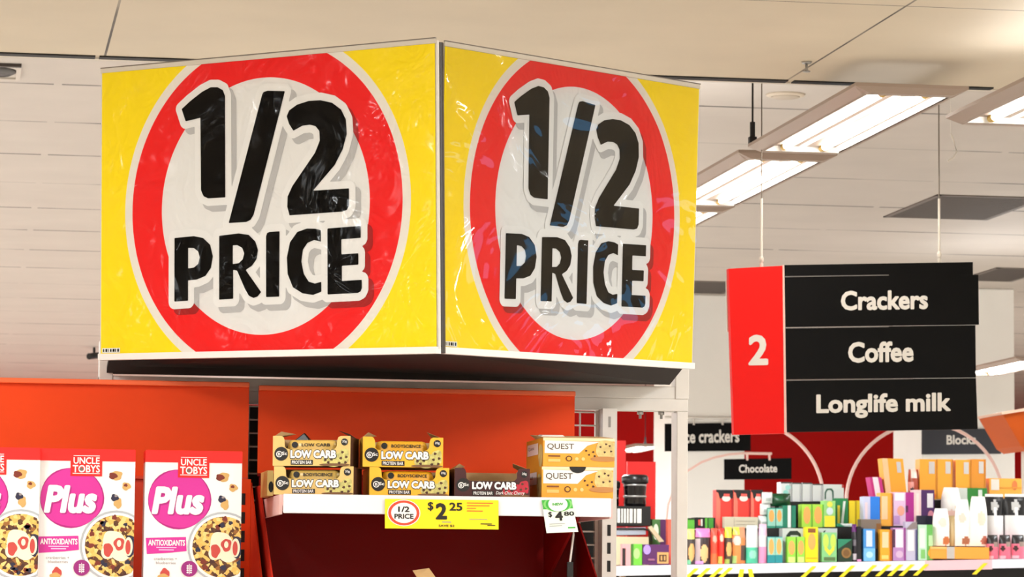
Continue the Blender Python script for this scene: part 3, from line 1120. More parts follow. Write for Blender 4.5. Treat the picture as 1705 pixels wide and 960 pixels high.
def bar_carton(px0, px1, py0, zbase, yaw, label, base, chunk, side, Y, h=.06, flaps=(1, 1), w=None, empty=False):
    """open display carton: px0..px1 is the width of its front; returns the thing and its matrix"""
    a, b = at(px0, py0, Y), at(px1, py0, Y)
    w = w or (b.x - a.x) / math.cos(yaw)
    d = .16 if abs(yaw) < .2 else .09
    X = Matrix.Translation((a.x, Y, zbase)) @ Matrix.Rotation(yaw, 4, 'Z')
    t = thing('protein_bar_carton', label, 'carton', X @ Vector((w / 2, d / 2, 0)), 'protein bar cartons on the shelf')
    th = .0012
    m = MB(X)
    m.box((0, 0, 0), (w, d, th), side)
    m.box((0, d - th, th), (w, d, h * .94), KRAFT)
    for x in (0, w - th):
        m.box((x, th, th), (x + th, d - th, h * .97), KRAFT)
        xo = x - .0003 if x == 0 else x + th + .0003
        m.add([(xo, 0, 0), (xo, d, 0), (xo, d, h * .97), (xo, 0, h * .97)], [(0, 1, 2, 3)], side)
    fr = Frame((0, 0, 0), (1, 0, 0), (0, 0, 1))
    pts = [(0, 0), (1, 0), (1, 1), (.875, 1), (.845, .96), (.83, .85), (.825, .66), (.80, .575), (.76, .55), (.22, .55), (.18, .575), (.155, .64), (.15, .86), (.135, .96), (.11, 1), (0, 1)]
    m.prism(fr, [(p * w, q * h) for p, q in pts], -th, base, KRAFT)
    fr = Frame((0, -.0001 - th, 0), (1, 0, 0), (0, 0, 1))
    U = lambda p: p * w
    V = lambda q: q * h
    m.ell(fr, U(.80), V(.22), U(.17), V(.24), chunk, 1, wob=.06, seed=4)
    m.ell(fr, U(.92), V(.36), U(.07), V(.22), chunk, 1.3, wob=.08, seed=6)
    for i_, (x_, y_) in enumerate(((.72, .12), (.80, .3), (.86, .1), (.9, .46), (.95, .3), (.76, .22), (.88, .26), (.94, .12), (.68, .2))):
        m.ell(fr, U(x_), V(y_), U(.018), V(.045), CHOC, 1.6, wob=.15, seed=i_, n=12)
    m.ell(fr, U(.80), V(.04), U(.2), V(.05), pm((120, 84, 50), .6), 1.5, clip=(0, 0, w, h))
    m.ell(fr, U(.11), V(.40), w * .088, w * .088, LOGO, 2)
    m.ell(fr, U(.085), V(.39), w * .040, w * .040, CW, 3); m.ell(fr, U(.085), V(.39), w * .030, w * .030, LOGO, 3.4)
    m.text(fr, 'B', U(.068), V(.34), U(.102), V(.44), CW, 4, .02); m.text(fr, 'Sc', U(.122), V(.36), U(.185), V(.47), CW, 4, .02)
    m.text(fr, 'LOW CARB', U(.222), V(.23), U(.828), V(.55), LOGO, 2.4, .10); m.text(fr, 'LOW CARB', U(.23), V(.255), U(.82), V(.525), CW, 3, .055)
    m.rect(fr, U(.235), V(.04), U(.52), V(.20), LOGO, 2); m.text(fr, 'PROTEIN BAR', U(.25), V(.065), U(.505), V(.175), CW, 3, .015)
    m.ell(fr, U(.925), V(.80), w * .045, w * .045, LOGO, 2); m.text(fr, '20g', U(.895), V(.76), U(.955), V(.86), CW, 3, .01)
    if empty:
        m.text(fr, 'Dark Choc Cherry', U(.55), V(.05), U(.93), V(.2), CW, 2.6, .005, .2)
    m.build('carton', t)
    if flaps[0]:
        m = MB(X); m.hexa([(0, .004, h * .97), (.001, .004, h * .97), (.001, d * .6, h * .97), (0, d * .6, h * .97), (.012, .02, h * 1.16), (.013, .02, h * 1.16), (.036, d * .62, h * 1.1), (.035, d * .62, h * 1.1)], KRAFT); m.build('flap', t)
    if flaps[1]:
        m = MB(X); m.hexa([(w - .001, .004, h * .97), (w, .004, h * .97), (w, d * .7, h * .97), (w - .001, d * .7, h * .97), (w - .03, .03, h * 1.2), (w - .029, .03, h * 1.2), (w - .014, d * .72, h * 1.12), (w - .015, d * .72, h * 1.12)], KRAFT if flaps[1] == 1 else side); m.build('flap', t)
    return t, X, w, d, h


def protein_bar(X, w, d, h, label, rgb, yoff=.02, tilt=0.0, x0=.16, x1=.82, top=.86, txt='BODYSCIENCE'):
    """foil wrapped bar standing on its long edge in a carton"""
    m = MB(X @ Matrix.Translation((0, yoff, .0013)))
    mat = pm(rgb, .28)
    n = 22
    rows = [(0, .3, .003), (.03, .8, .004), (.06, .93, .008), (.12, 1, .011), (.88, 1, .011), (.94, .93, .008), (.97, .8, .004), (1, .3, .003)]
    H2 = h * top / 2
    vs, fs = [], []
    L = (x1 - x0) * w
    for s, k, th in rows:
        for i in range(n):
            a = 2 * math.pi * i / n
            ca, sa_ = math.cos(a), math.sin(a)
            vs.append((x0 * w + s * L, th * math.copysign(abs(ca) ** .7, ca), H2 + H2 * k * math.copysign(abs(sa_) ** .6, sa_) + tilt * (s - .0) * L))
    for r in range(len(rows) - 1):
        for i in range(n):
            fs.append((r * n + i, r * n + (i + 1) % n, (r + 1) * n + (i + 1) % n, (r + 1) * n + i))
    fs.append(tuple(range(n))); fs.append(tuple(range(7 * n, 8 * n))[::-1])
    m.add(vs, fs, mat, True)
    fr = Frame((x0 * w, -.0118, 0), (1, 0, 0), (0, 0, 1))
    ink = pm((30, 22, 14), .5) if sum(rgb) > 200 else CW
    zc = 2 * H2 * .80
    m.ell(fr, L * .17, zc, .0062, .0062, LOGO, 1)
    m.text(fr, txt, L * .30, zc - .0032, L * .86, zc + .0032, ink, 1, .03)
    o = m.build('protein_bar', loc=X @ Vector((w / 2, yoff, .0013)))
    return tag(o, label, 'protein bar', 'foil wrapped bars in the cartons')


TS = zs + .0012
hB = at(520, 776, 6.56).z - TS
c1 = bar_carton(456, 584, 800, TS, -.30, 'tan low carb carton at the lower left of the shelf, under another', TANB, CRISP, CHOC, 6.56, hB - .0006, flaps=(0, 0))
protein_bar(*c1[1:], 'tan wrapped bar showing in the lower left tan carton', (214, 178, 92))
h2 = .0595
c2 = bar_carton(454.5, 579, 750, TS + hB, -.30, 'tan low carb carton on top of the leftmost stack, one black bar leaning out', TANB, CRISP, CHOC, 6.56, h2, flaps=(1, 2))
protein_bar(*c2[1:], 'tan wrapped bar lying in the upper left tan carton', (226, 186, 96), txt='LOW CARB')
# black bar leaning out of that carton
Xb = c2[1] @ Matrix.Translation((.030, .05, .012)) @ Matrix.Rotation(math.radians(-38), 4, 'Y')
m = MB(Xb); m.hexa([(-.0, -.012, 0), (.055, -.012, 0), (.055, .012, 0), (0, .012, 0), (.002, -.004, .03), (.053, -.004, .03), (.053, .004, .03), (.002, .004, .03)], LOGO)
fr = Frame((0.004, -.0105, .006), (1, 0, 0), (0, .26, .966)); m.rect(fr, .012, .009, .036, .014, CW, 1)
tag(m.build('protein_bar', loc=Xb.translation, bevel=.002), 'black wrapped bar leaning out of the upper left tan carton', 'protein bar', 'foil wrapped bars in the cartons')
# a third carton half hidden behind the lower left one
a = at(447, 800, 6.62)
m = MB(); hb3 = hB - .006
m.box((a.x, 6.60 + .045, TS), (a.x + .012, 6.60 + .19, TS + hb3), TANB)
fr = Frame((a.x, 6.645, TS), (1, 0, 0), (0, 0, 1)); m.ell(fr, .0075, hb3 * .35, .005, .011, LOGO, 1, clip=(0, 0, .012, 1))
m.add([(a.x - .0003, 6.645, TS), (a.x - .0003, 6.79, TS), (a.x - .0003, 6.79, TS + hb3), (a.x - .0003, 6.645, TS + hb3)], [(0, 1, 2, 3)], TANB)
tag(m.build('protein_bar_carton', loc=(a.x, 6.7, TS)), 'sliver of a tan carton hidden behind the lower left one', 'carton', 'protein bar cartons on the shelf')
c3 = bar_carton(615, 747, 800, TS, -.04, 'yellow low carb carton at the foot of the middle stack', YELB, CRISP, pm((206, 150, 50), .5), 6.53, hB - .0006, flaps=(0, 0))
protein_bar(*c3[1:], 'yellow wrapped bar in the lower carton of the middle stack', (240, 176, 40))
c4 = bar_carton(604, 737, 750, TS + hB, -.04, 'yellow low carb carton on top of the middle stack', YELB, CRISP, pm((206, 150, 50), .5), 6.53, h2, flaps=(1, 1))
protein_bar(*c4[1:], 'yellow wrapped bar in the top carton of the middle stack', (238, 176, 50))
c5 = bar_carton(757, 882, 800, TS, .0, 'dark maroon low carb carton standing alone and empty right of the middle stack', MAROON, CHERRY, MAROON, 6.52, hB, flaps=(1, 1), empty=True)

ORQ = pm((236, 164, 50), .5); COOKIE = pm((222, 184, 120), .6, noise=.25, nscale=70)


def quest_carton(px0, px1, zbase, h, Y, label, notch, lid):
    a, b = at(px0, 800, Y), at(px1, 800, Y)
    w, d = b.x - a.x, .2
    X = Matrix.Translation((a.x, Y, zbase))
    t = thing('snack_bar_carton', label, 'carton', (a.x + w / 2, Y + d / 2, zbase), 'orange and white snack bar cartons')
    m = MB(X)
    m.box((0, 0, 0), (w, d, h), ORQ)
    fr = Frame((0, -.0002, 0), (1, 0, 0), (0, 0, 1))
    U = lambda p: p * w
    V = lambda q: q * h
    m.poly(fr, [(U(.02), V(.46)), (U(.50), V(.46)), (U(.62), V(.74)), (U(.80), V(.88)), (U(.02), V(.90))], CW, 1)
    m.rect(fr, 0, V(.9), w, h, pm((244, 222, 180), .5), .6)
    m.ell(fr, U(.89), V(.60), U(.16), V(.34), COOKIE, 1.5, clip=(0, 0, w, V(.98)), wob=.04, seed=3)
    for i, (x, y) in enumerate(((.80, .7), (.86, .52), (.93, .74), (.95, .55), (.88, .8), (.70, .52), (.64, .42), (.72, .38), (.6, .56))):
        m.ell(fr, U(x), V(y), U(.016), V(.034), CHOC, 2, wob=.15, seed=i, n=12)
    m.ell(fr, U(.86), V(.28), U(.2), V(.09), pm((190, 130, 70), .5), 1.8, clip=(0, 0, w, h))
    m.text(fr, 'QUEST', U(.055), V(.57), U(.43), V(.80), pm((96, 82, 66), .5), 2, .008)
    m.ell(fr, U(.36), V(.28), U(.045), V(.10), pm((90, 52, 20), .5), 2, n=18); m.ell(fr, U(.36), V(.28), U(.03), V(.065), ORQ, 3, n=18)
    for x in (.47, .56):
        m.ell(fr, U(x), V(.27), U(.025), V(.06), pm((250, 205, 130), .5), 2, n=14)
    m.rect(fr, U(.07), V(.34), U(.24), V(.39), pm((130, 76, 30), .5), 2); m.rect(fr, U(.07), V(.16), U(.24), V(.26), pm((246, 196, 112), .5), 2)
    if notch:
        m.ell(fr, U(.50), V(1.0), U(.115), V(.2), BLACK, 3, t0=math.pi, t1=2 * math.pi, clip=(0, 0, w, h))
    # end face
    fe = Frame((-.0002, d, 0), (0, -1, 0), (0, 0, 1))
    m.rect(fe, d * .08, V(.45), d * .72, V(.85), CW, 1); m.text(fe, 'Quest', d * .14, V(.62), d * .5, V(.76), pm((110, 90, 76), .5), 2, 0)
    m.ell(fe, d * .86, V(.4), d * .13, V(.4), COOKIE, 1, wob=.05, seed=2)
    m.build('carton', t)
    if lid:
        m = MB(X)
        m.hexa([(.0, 0, h), (w * .98, 0, h), (w * .98, .09, h), (0, .09, h), (.0, .0, h + .001), (w * .98, .0, h + .001), (w * .94, .09, h + .008), (-.012, .09, h + .009)], KRAFT)
        m.build('lid_flap', t)
        m = MB(X)
        m.hexa([(-.002, .03, h + .002), (.05, .03, h + .004), (.05, .05, h + .004), (-.004, .05, h + .003), (.004, .03, h + .006), (.045, .03, h + .007), (.045, .05, h + .008), (.0, .05, h + .008)], CW)
        m.build('torn_edge', t)
    return t


hq = at(960, 776.5, 6.53).z - TS
quest_carton(902, 1021, TS, hq - .0005, 6.53, 'lower orange and white carton with dark thumb notch at the shelf end', True, False)
quest_carton(904, 1023, TS + hq, .0575, 6.53, 'upper orange and white carton at the shelf end, its lid lifted', False, True)
# top of a carton on the lower shelf
a = at(694, 958, 6.40)
m = MB(); zc_ = at(700, 955, 6.4).z
m.box((a.x, 6.40, zlow), (a.x + .075, 6.50, zc_ - .006), KRAFT)
m.hexa([(a.x, 6.40, zc_ - .006), (a.x + .037, 6.40, zc_ - .006), (a.x + .037, 6.402, zc_ - .006), (a.x, 6.402, zc_ - .006), (a.x - .003, 6.44, zc_ + .007), (a.x + .028, 6.43, zc_ + .012), (a.x + .028, 6.432, zc_ + .012), (a.x - .003, 6.442, zc_ + .007)], KRAFT)
tag(m.build('carton', loc=(a.x + .03, 6.45, zlow)), 'brown carton flap peeking up at the bottom edge below the shelf', 'carton')

# ------------------------------------------------------------------ price tickets on the shelf edge
YELT = pm((255, 224, 10), .45); TXT = pm((20, 16, 10), .5); TRED = pm((226, 70, 40), .5); GRN = pm((60, 176, 60), .45); TGR = pm((150, 150, 146), .5)


def ticket_frame(pix, Y, th=.0012):
    TL, TR, BR, BL = [at(x, y, Y) for x, y in pix]
    w = (TR - TL).length
    h = (TL - BL).length
    fr = Frame(BL, (BR - BL), (TL - BL))
    return fr, w, h


fr, w, h = ticket_frame([(641, 830), (830, 832), (830, 881), (641, 879)], YS - .004)
m = MB(); m.prism(fr, [(0, 0), (w, 0), (w, h), (0, h)], .0014, YELT)
U = lambda p: p * w
V = lambda q: q * h
m.ell(fr, U(.165), V(.53), U(.145), V(.45), CW, 1); m.ell(fr, U(.165), V(.53), U(.137), V(.425), TRED, 2); m.ell(fr, U(.165), V(.53), U(.112), V(.345), CW, 3)
m.text(fr, '1/2', U(.115), V(.56), U(.215), V(.75), TXT, 4, .03); m.text(fr, 'PRICE', U(.082), V(.33), U(.25), V(.50), TXT, 4, .03)
m.text(fr, '$', U(.375), V(.60), U(.425), V(.92), TXT, 2, .02); m.text(fr, '2', U(.445), V(.32), U(.545), V(.88), TXT, 2, .04); m.text(fr, '25', U(.565), V(.62), U(.68), V(.90), TXT, 2, .03)
m.text(fr, 'SAVE $2', U(.47), V(.06), U(.61), V(.15), TXT, 2, .02); m.rect(fr, U(.5), V(.22), U(.58), V(.25), TGR, 2)
for i, (q0, q1) in enumerate(((.72, .95), (.72, .92), (.72, .80), (.72, .86))):
    m.rect(fr, U(q0), V(.88 - i * .09), U(q1), V(.905 - i * .09), TRED, 2)
m.rect(fr, U(.74), V(.33), U(.90), V(.35), TGR, 2); m.rect(fr, U(.84), V(.17), U(.94), V(.20), TXT, 2); m.rect(fr, U(.90), V(.12), U(.97), V(.15), TXT, 2)
tag(m.build('price_ticket', loc=fr.p(w / 2, 0)), 'wide yellow half price ticket reading 2 dollars 25 on the shelf edge', 'price ticket')
fr, w, h = ticket_frame([(905, 832), (957, 832), (967, 885), (911, 887)], YS - .004)
m = MB(); m.prism(fr, [(-.004, h), (-.001, 0), (w, .0005), (w - .007, h)], .0014, pm((236, 246, 232), .45))
m.poly(fr, [(-.004, h), (-.0025, h * .72), (w - .0055, h * .72), (w - .007, h)], GRN, 1)
for k_, (rx, mt) in enumerate(((.46, pm((130, 210, 110), .5)), (.39, GRN), (.31, CW))):
    m.ell(fr, w * .44, h * .86, w * rx, h * (.2 + .06 * rx), mt, 2 + k_, clip=(-.003, h * .62, w - .006, h))
m.text(fr, 'NEW', w * .27, h * .82, w * .61, h * .90, GRN, 6, .03)
m.text(fr, '$', w * .10, h * .46, w * .22, h * .64, TXT, 2, .02); m.text(fr, '4', w * .31, h * .36, w * .56, h * .65, TXT, 2, .04); m.text(fr, '80', w * .60, h * .50, w * .93, h * .63, TXT, 2, .03)
m.rect(fr, w * .1, h * .26, w * .6, h * .275, TGR, 2); m.rect(fr, w * .1, h * .2, w * .5, h * .215, TGR, 2); m.rect(fr, w * .68, h * .12, w * .92, h * .16, GRN, 2)
tag(m.build('price_ticket', loc=fr.p(w / 2, 0)), 'small white and green new ticket reading 4 dollars 80 on the shelf edge', 'price ticket')
# clip hanging below it
c = at(955, 890, YS + .1)
m = MB(); e = at(949, 935, YS + .1); m.tube([(c.x, c.y, zsb + .002), c, e], .0022, FRAMEW, 6); m.box((e.x - .006, e.y - .004, e.z - .03), (e.x + .006, e.y + .004, e.z), BLACK)
tag(m.build('hanging_clip', loc=c), 'thin pale clip strip hanging under the green ticket', 'clip')

# ------------------------------------------------------------------ aisle sign
YG = 10.5
asg = thing('aisle_sign', 'hanging black and red aisle sign with a large white 2', 'sign', (at(1420, 600, YG).x, YG, at(1420, 716, YG).z))
LETTER = pm((232, 228, 222), .5)
SIGNB = pm((5, 5, 6), .45, spec=.12)


def sign_panel(pix, mat, Y, th, name, parent, texts=(), edge=None):
    TL, TR, BR, BL = [at(x, y, Y) for x, y in pix]
    m = MB()
    off = Vector((0, th, 0))
    m.add([BL, BR, TR, TL, BL + off, BR + off, TR + off, TL + off], [(0, 1, 2, 3), (7, 6, 5, 4)], mat)
    m.add([BL, BR, TR, TL, BL + off, BR + off, TR + off, TL + off], [(i, 4 + i, 4 + (i + 1) % 4, (i + 1) % 4) for i in range(4)], edge or mat)
    for s, x0, y0, x1, y1, bold in texts:
        a, b, c = at(x0, y1, Y), at(x1, y1, Y), at(x0, y0, Y)
        ang = at(x1, y1 - .017 * (x1 - x0), Y) - a
        fr = Frame(a, ang, (0, 0, 1)); fr.step = .001
        m.text(fr, s, 0, 0, ang.length, (c - a).length, LETTER, 1, bold)
    return m.build(name, parent)


sign_panel([(1213, 447), (1304, 442), (1308, 721), (1222, 723)], RED, YG - .004, .03, 'number_panel', asg, [('2', 1246, 557, 1279, 608, .035)])
sign_panel([(1303, 441), (1306, 441), (1310, 720), (1306, 720)], pm((240, 200, 190), .4), YG - .006, .03, 'edge_strip', asg)
sign_panel([(1305, 441), (1620, 436), (1620, 457), (1305, 461)], SIGNB, YG, .025, 'top_rail', asg)
sign_panel([(1305, 460), (1629, 457), (1630, 540), (1306, 544)], SIGNB, YG - .004, .012, 'name_panel', asg, [('Crackers', 1400, 484, 1545, 517, .035)])
sign_panel([(1306, 545), (1624, 541), (1625, 628), (1308, 631)], SIGNB, YG - .001, .012, 'name_panel', asg, [('Coffee', 1412, 569, 1521, 604, .035)])
sign_panel([(1308, 632), (1625, 629), (1628, 714), (1309, 719)], SIGNB, YG - .001, .012, 'name_panel', asg, [('Longlife milk', 1359, 656, 1583, 697, .035)])
LINE = pm((120, 116, 114), .4)
for (xa_, ya_, xb_, yb_) in ((1306, 459.5, 1480, 457), (1307, 545, 1480, 543), (1309, 632, 1520, 629.5)):
    sign_panel([(xa_, ya_), (xb_, yb_), (xb_, yb_ + 1.2), (xa_, ya_ + 1.6)], LINE, YG - .006, .004, 'panel_joint', asg)
sign_panel([(1209, 466), (1213, 466), (1215, 552), (1211, 552)], pm((226, 218, 208), .5), YG + .03, .01, 'rear_panel_edge', asg)
CORD = pm((226, 218, 206), .5)
for px in (1269, 1565.5):
    P0, P1 = at(px, 448 if px < 1400 else 440, YG), at(px + .5, 330, YG)
    m = MB()
    m.tube([(P0.x, YG + .01, P0.z - .01), (P0.x, YG + .01, P0.z + .02)], .006, CORD, 8)
    m.tube([(P0.x, YG + .01, P0.z + .02), (P0.x, YG + .01, P1.z)], .0042, CORD, 8)
    m.tube([(P0.x, YG + .01, P1.z), (P0.x, YG + .01, HR)], .0022, pm((120, 108, 96), .5), 6)
    m.build('hanging_cord', asg)
    m = MB()
    m.lathe((P0.x, YG + .01, P0.z + .022), [(.004, 0), (.0075, .006), (.0075, .016), (.004, .022)], CORD, 10)
    m.build('cord_knot', asg)
# loose end of string beside the right cord
pts = [atz(x, y, HR) for x, y in ((1583, 222), (1588, 235), (1593, 252), (1588, 262), (1578, 268))]
m = MB(); m.tube([Vector((p.x, pts[0].y, p.z - (pts[0].z - HR) )) if False else at(x, y, 12.2) for p, (x, y) in zip(pts, ((1583, 222), (1588, 235), (1593, 252), (1588, 262), (1578, 268)))], .003, CORD, 6)
tt = at(1583, 222, 12.2); m.tube([tt, (tt.x, 12.2, HR)], .0008, CORD, 5)
tag(m.build('loose_string', loc=(tt.x, 12.2, HR)), 'short curled white string dangling from the ceiling right of the aisle sign cords', 'string')

# ------------------------------------------------------------------ category signs at the back
PINKR = pm((244, 204, 194), .45)


def small_sign(pix, mat, Y, text, box, name, label, rail=None, arm=None, railmat=None):
    c = at((pix[0][0] + pix[1][0]) / 2, pix[2][1], Y)
    t = thing(name, label, 'sign', c, 'category signs at the back')
    sign_panel(pix, mat, Y, .012, 'name_panel', t, [(text,) + box + (.03,)])
    if rail:
        x0_, x1_, y_, hooks = rail
        m = MB(); a, b = at(x0_, y_, Y), at(x1_, y_, Y)
        m.tube([a, (b.x, b.y, a.z)], .009, railmat or FRAMEW, 8)
        m.build('hanger_rail', t)
        for hx in hooks:
            h0, h1 = at(hx, y_, Y), at(hx, pix[0][1] + 2, Y)
            m = MB(); m.tube([h0, (h0.x, Y - .006, h1.z)], .008, railmat or FRAMEW, 6); m.build('hook', t)
    if arm:
        m = MB(); m.tube([at(x, y, Y) for x, y in arm], .008, railmat or FRAMEW, 8); m.build('curved_arm', t)
    return t


small_sign([(1107, 705), (1250, 703), (1250, 750), (1107, 751)], SIGNB, 23.987, 'Rice crackers', (1124, 716, 1231, 738), 'category_sign',
           'black rice crackers sign partly behind the white post and the aisle sign', (1107, 1226, 694, (1155, 1203)))
small_sign([(1206, 764), (1318, 762), (1318, 797), (1206, 798)], SIGNB, 22.0, 'Chocolate', (1230, 773, 1294, 787), 'category_sign',
           'black chocolate sign hanging below the aisle sign', (1236, 1285, 754, (1244, 1281)),
           [(1106, 930), (1108, 880), (1112, 840), (1124, 808), (1144, 784), (1168, 769), (1190, 761), (1214, 756), (1240, 754)], PINKR)
small_sign([(1535, 714), (1667, 713), (1667, 755), (1535, 756)], pm((28, 30, 42), .4), 22.986, 'Blocks', (1576, 724, 1625, 740), 'category_sign',
           'dark grey blocks sign fixed to the white column at right')

# shelf line at the back
BA3, BB3 = at(1143, 940, 15.5), at(1705, 930, 15.5)
BAx, BBx = (BA3.x, BA3.y), (BB3.x, BB3.y)
BD = Vector((1, 0, 0))
BN = Vector((0, -1, 0))                              # towards the viewer
ZS0 = BA3.z
ZSL = (BB3.z - BA3.z) / (BB3.x - BA3.x)              # the shelf is not quite level


def dz(x):
    return (x - BA3.x) * ZSL


def bline(off):
    return ((BAx[0] - BN.x * off, BAx[1] - BN.y * off), (BBx[0] - BN.x * off, BBx[1] - BN.y * off))


def bp(px, py, off):
    A, B = bline(off)
    return on_line(A, B, px, py)


def slab(mb_, px0, px1, off0, off1, z0, z1, mat):
    a, b = bp(px0, 930, off0), bp(px1, 930, off0)
    c, d = b - BN * (off1 - off0), a - BN * (off1 - off0)
    mb_.hexa([(q.x, q.y, z + (dz(q.x) if z > .5 else 0)) for z in (z0, z1) for q in (a, b, c, d)], mat)


ZS1 = bp(1300, 879, .14).z - dz(bp(1300, 879, .14).x)
ZS2 = bp(1400, 834, .32).z - dz(bp(1400, 834, .32).x)
RAILH = .045
gon = thing('shelving', 'long white edged shelving packed with chocolate and sweets at the back', 'shelving', (BA3.x + 1, BA3.y, 0))
m = MB(); slab(m, 980, 1760, 0, .62, ZS0 - .03, ZS0, pm((238, 236, 240), .45)); m.build('shelf_board', gon)
m = MB(); slab(m, 980, 1540, -.012, .0, ZS0 - RAILH, ZS0 + .0005, pm((236, 234, 242), .4)); m.build('price_rail', gon)
m = MB(); slab(m, 1540, 1652, -.012, .0, ZS0 - RAILH * 1.05, ZS0 + .0005, pm((246, 196, 204), .4)); m.build('price_rail', gon)
m = MB(); slab(m, 1652, 1760, -.012, .0, ZS0 - RAILH * .95, ZS0 + .0005, pm((232, 230, 244), .4)); m.build('price_rail', gon)
m = MB(); slab(m, 1130, 1760, .135, .30, ZS0, ZS1, DARK); slab(m, 1130, 1760, .30, .62, ZS0, ZS1, DARK); m.build('riser', gon)
m = MB(); slab(m, 1290, 1760, .31, .62, ZS1, ZS2, DARK); m.build('riser', gon)
m = MB(); slab(m, 980, 1760, .62, .65, 0, ZS0 + .02, DARK); m.build('back_panel', gon)
m = MB(); slab(m, 980, 1760, .3, .35, 0, ZS0 - .031, DARK); m.build('back_panel', gon)
for px in (1035, 1400, 1740):
    m = MB(); slab(m, px, px + 8, .28, .299, 0, ZS0 - .03, DARK); m.build('upright', gon)

# curved arms that carry signs hidden behind the aisle sign
YH = 19.0


def arm(pix, label):
    m = MB(); m.tube([at(x, y, YH) for x, y in pix], .0105, PINKR, 8)
    return tag(m.build('curved_sign_holder', loc=at(pix[-1][0], pix[-1][1], YH)), label, 'sign arm', 'curved arms above the back shelves')


def arc(cx, cy, r, t0, t1, n=18, tail=100):
    pts = [(cx + r * math.cos(math.radians(t0 + (t1 - t0) * i / n)), cy - r * math.sin(math.radians(t0 + (t1 - t0) * i / n))) for i in range(n + 1)]
    return pts + [(pts[-1][0], pts[-1][1] + tail * k) for k in (.3, .6, 1)]


# posts the arms stand on, and the run of low shelving beneath them
arm(arc(1240, 832, 131, 82, 0, tail=116), 'pink curved sign arm dropping right of the chocolate sign')
arm([(1669, 948), (1671, 880)] + arc(1540, 835, 131, 0, 180, 30, tail=113), 'pink curved arch over the orange cartons, crossing the blocks sign')
m = MB(); a, b = at(1340, 960, YH), at(1700, 960, YH)
m.box((a.x, YH - .2, 0), (b.x, YH + .2, at(1500, 950, YH).z), DARK)
tag(m.build('low_cabinet', loc=(a.x, YH, 0)), 'dark low unit behind the sweets shelving', 'shelving')
m = MB(); a = at(1106, 929, 22.0); m.box((a.x - .1, 21.9, 0), (a.x + .1, 22.1, a.z), DARK)
tag(m.build('sign_stand', loc=(a.x, 22, 0)), 'dark post under the arm of the chocolate sign', 'stand')

# orange display header at the right edge
m = MB()
pts = [at(1670, 690, 20), at(1712, 682, 20), at(1712, 750, 20), at(1700, 742, 20)]
off = Vector((0, .5, 0))
m.add([pts[3], pts[2], pts[1], pts[0]] + [p + off for p in (pts[3], pts[2], pts[1], pts[0])], [(0, 1, 2, 3), (7, 6, 5, 4)] + [(i, 4 + i, 4 + (i + 1) % 4, (i + 1) % 4) for i in range(4)], pm((200, 88, 26), .6, spec=.2))
t2 = [at(1668, 690, 19.98), at(1668, 686, 19.98), at(1712, 678, 19.98), at(1712, 683, 19.98)]
m.add(t2 + [p + off for p in t2], [(0, 3, 2, 1), (4, 5, 6, 7)] + [(i, (i + 1) % 4, 4 + (i + 1) % 4, 4 + i) for i in range(4)], pm((240, 200, 180), .5))
m.box((pts[1].x + .05, 20.2, 0), (pts[1].x + .12, 20.3, pts[1].z), FRAMEW)
tag(m.build('display_header', loc=(pts[1].x + .08, 20.2, 0)), 'slanted orange display header with a pale top edge at the far right', 'display unit')

# ------------------------------------------------------------------ goods on the back shelving
RN = random.Random(11)


def face(px0, py0, px1, py1, off, z0):
    """frame for an item whose front spans the given pixels; its base goes down to z0"""
    a, b = bp(px0, 930, off), bp(px1, 930, off)
    top = bp((px0 + px1) / 2, py0, off).z
    w = (b - a).length
    fr = Frame((a.x, a.y, z0), BD, (0, 0, 1))
    fr.step = .0012
    return fr, w, top - z0


def put(m, name, fr, w, label, cat, group):
    o = m.build(name, loc=fr.p(w / 2, 0) - fr.n * .03)
    return tag(o, label, cat, group)


GRP = ('packs on the front row of the back shelf', 'packs on the middle step of the back shelf', 'packs on the top step of the back shelf')


def carton(row, px0, py0, px1, label, rgb, prints=(), depth=None, side=None, name='chocolate_box', off=None, z=None, lean=0.0, cat='box'):
    off = (.012, .15, .33)[row] if off is None else off
    z0 = ((ZS0, ZS1, ZS2)[row] + max(dz(bp(px0, 930, off).x), dz(bp(px1, 930, off).x)) if z is None else z) + .002
    fr, w, h = face(px0, py0, px1, 0, off, z0)
    depth = depth or (.045, .07, .08)[row]
    m = MB()
    mat = pm(rgb, .45)
    sm = pm(side, .5) if side else mat
    n = fr.n * -depth
    P_ = [fr.p(0, 0), fr.p(w, 0), fr.p(w + lean, h), fr.p(lean, h)]
    m.add(P_ + [p + n for p in P_], [(0, 1, 2, 3), (7, 6, 5, 4)], mat)
    m.add(P_ + [p + n for p in P_], [(0, 4, 5, 1), (1, 5, 6, 2), (2, 6, 7, 3), (3, 7, 4, 0)], sm)
    for k, pr in enumerate(prints):
        kind, x0_, y0_, x1_, y1_, c = pr[:6]
        pmx = pm(c, .45)
        lx = lean * (y0_ + y1_) / 2
        if kind == 'r':
            m.poly(fr, [(x0_ * w + lean * y0_, y0_ * h), (x1_ * w + lean * y0_, y0_ * h), (x1_ * w + lean * y1_, y1_ * h), (x0_ * w + lean * y1_, y1_ * h)], pmx, 1 + k * .5)
        elif kind == 'o':
            m.ell(fr, (x0_ + x1_) / 2 * w + lx, (y0_ + y1_) / 2 * h, (x1_ - x0_) / 2 * w, (y1_ - y0_) / 2 * h, pmx, 1 + k * .5, n=20)
        elif kind == 'p':
            m.poly(fr, [(x * w + lean * y, y * h) for x, y in pr[6]], pmx, 1 + k * .5)
        elif kind == 't':
            m.text(fr, pr[6], x0_ * w, y0_ * h, x1_ * w, y1_ * h, pmx, 1 + k * .5, .03)
    return put(m, name, fr, w, label, cat, GRP[row])


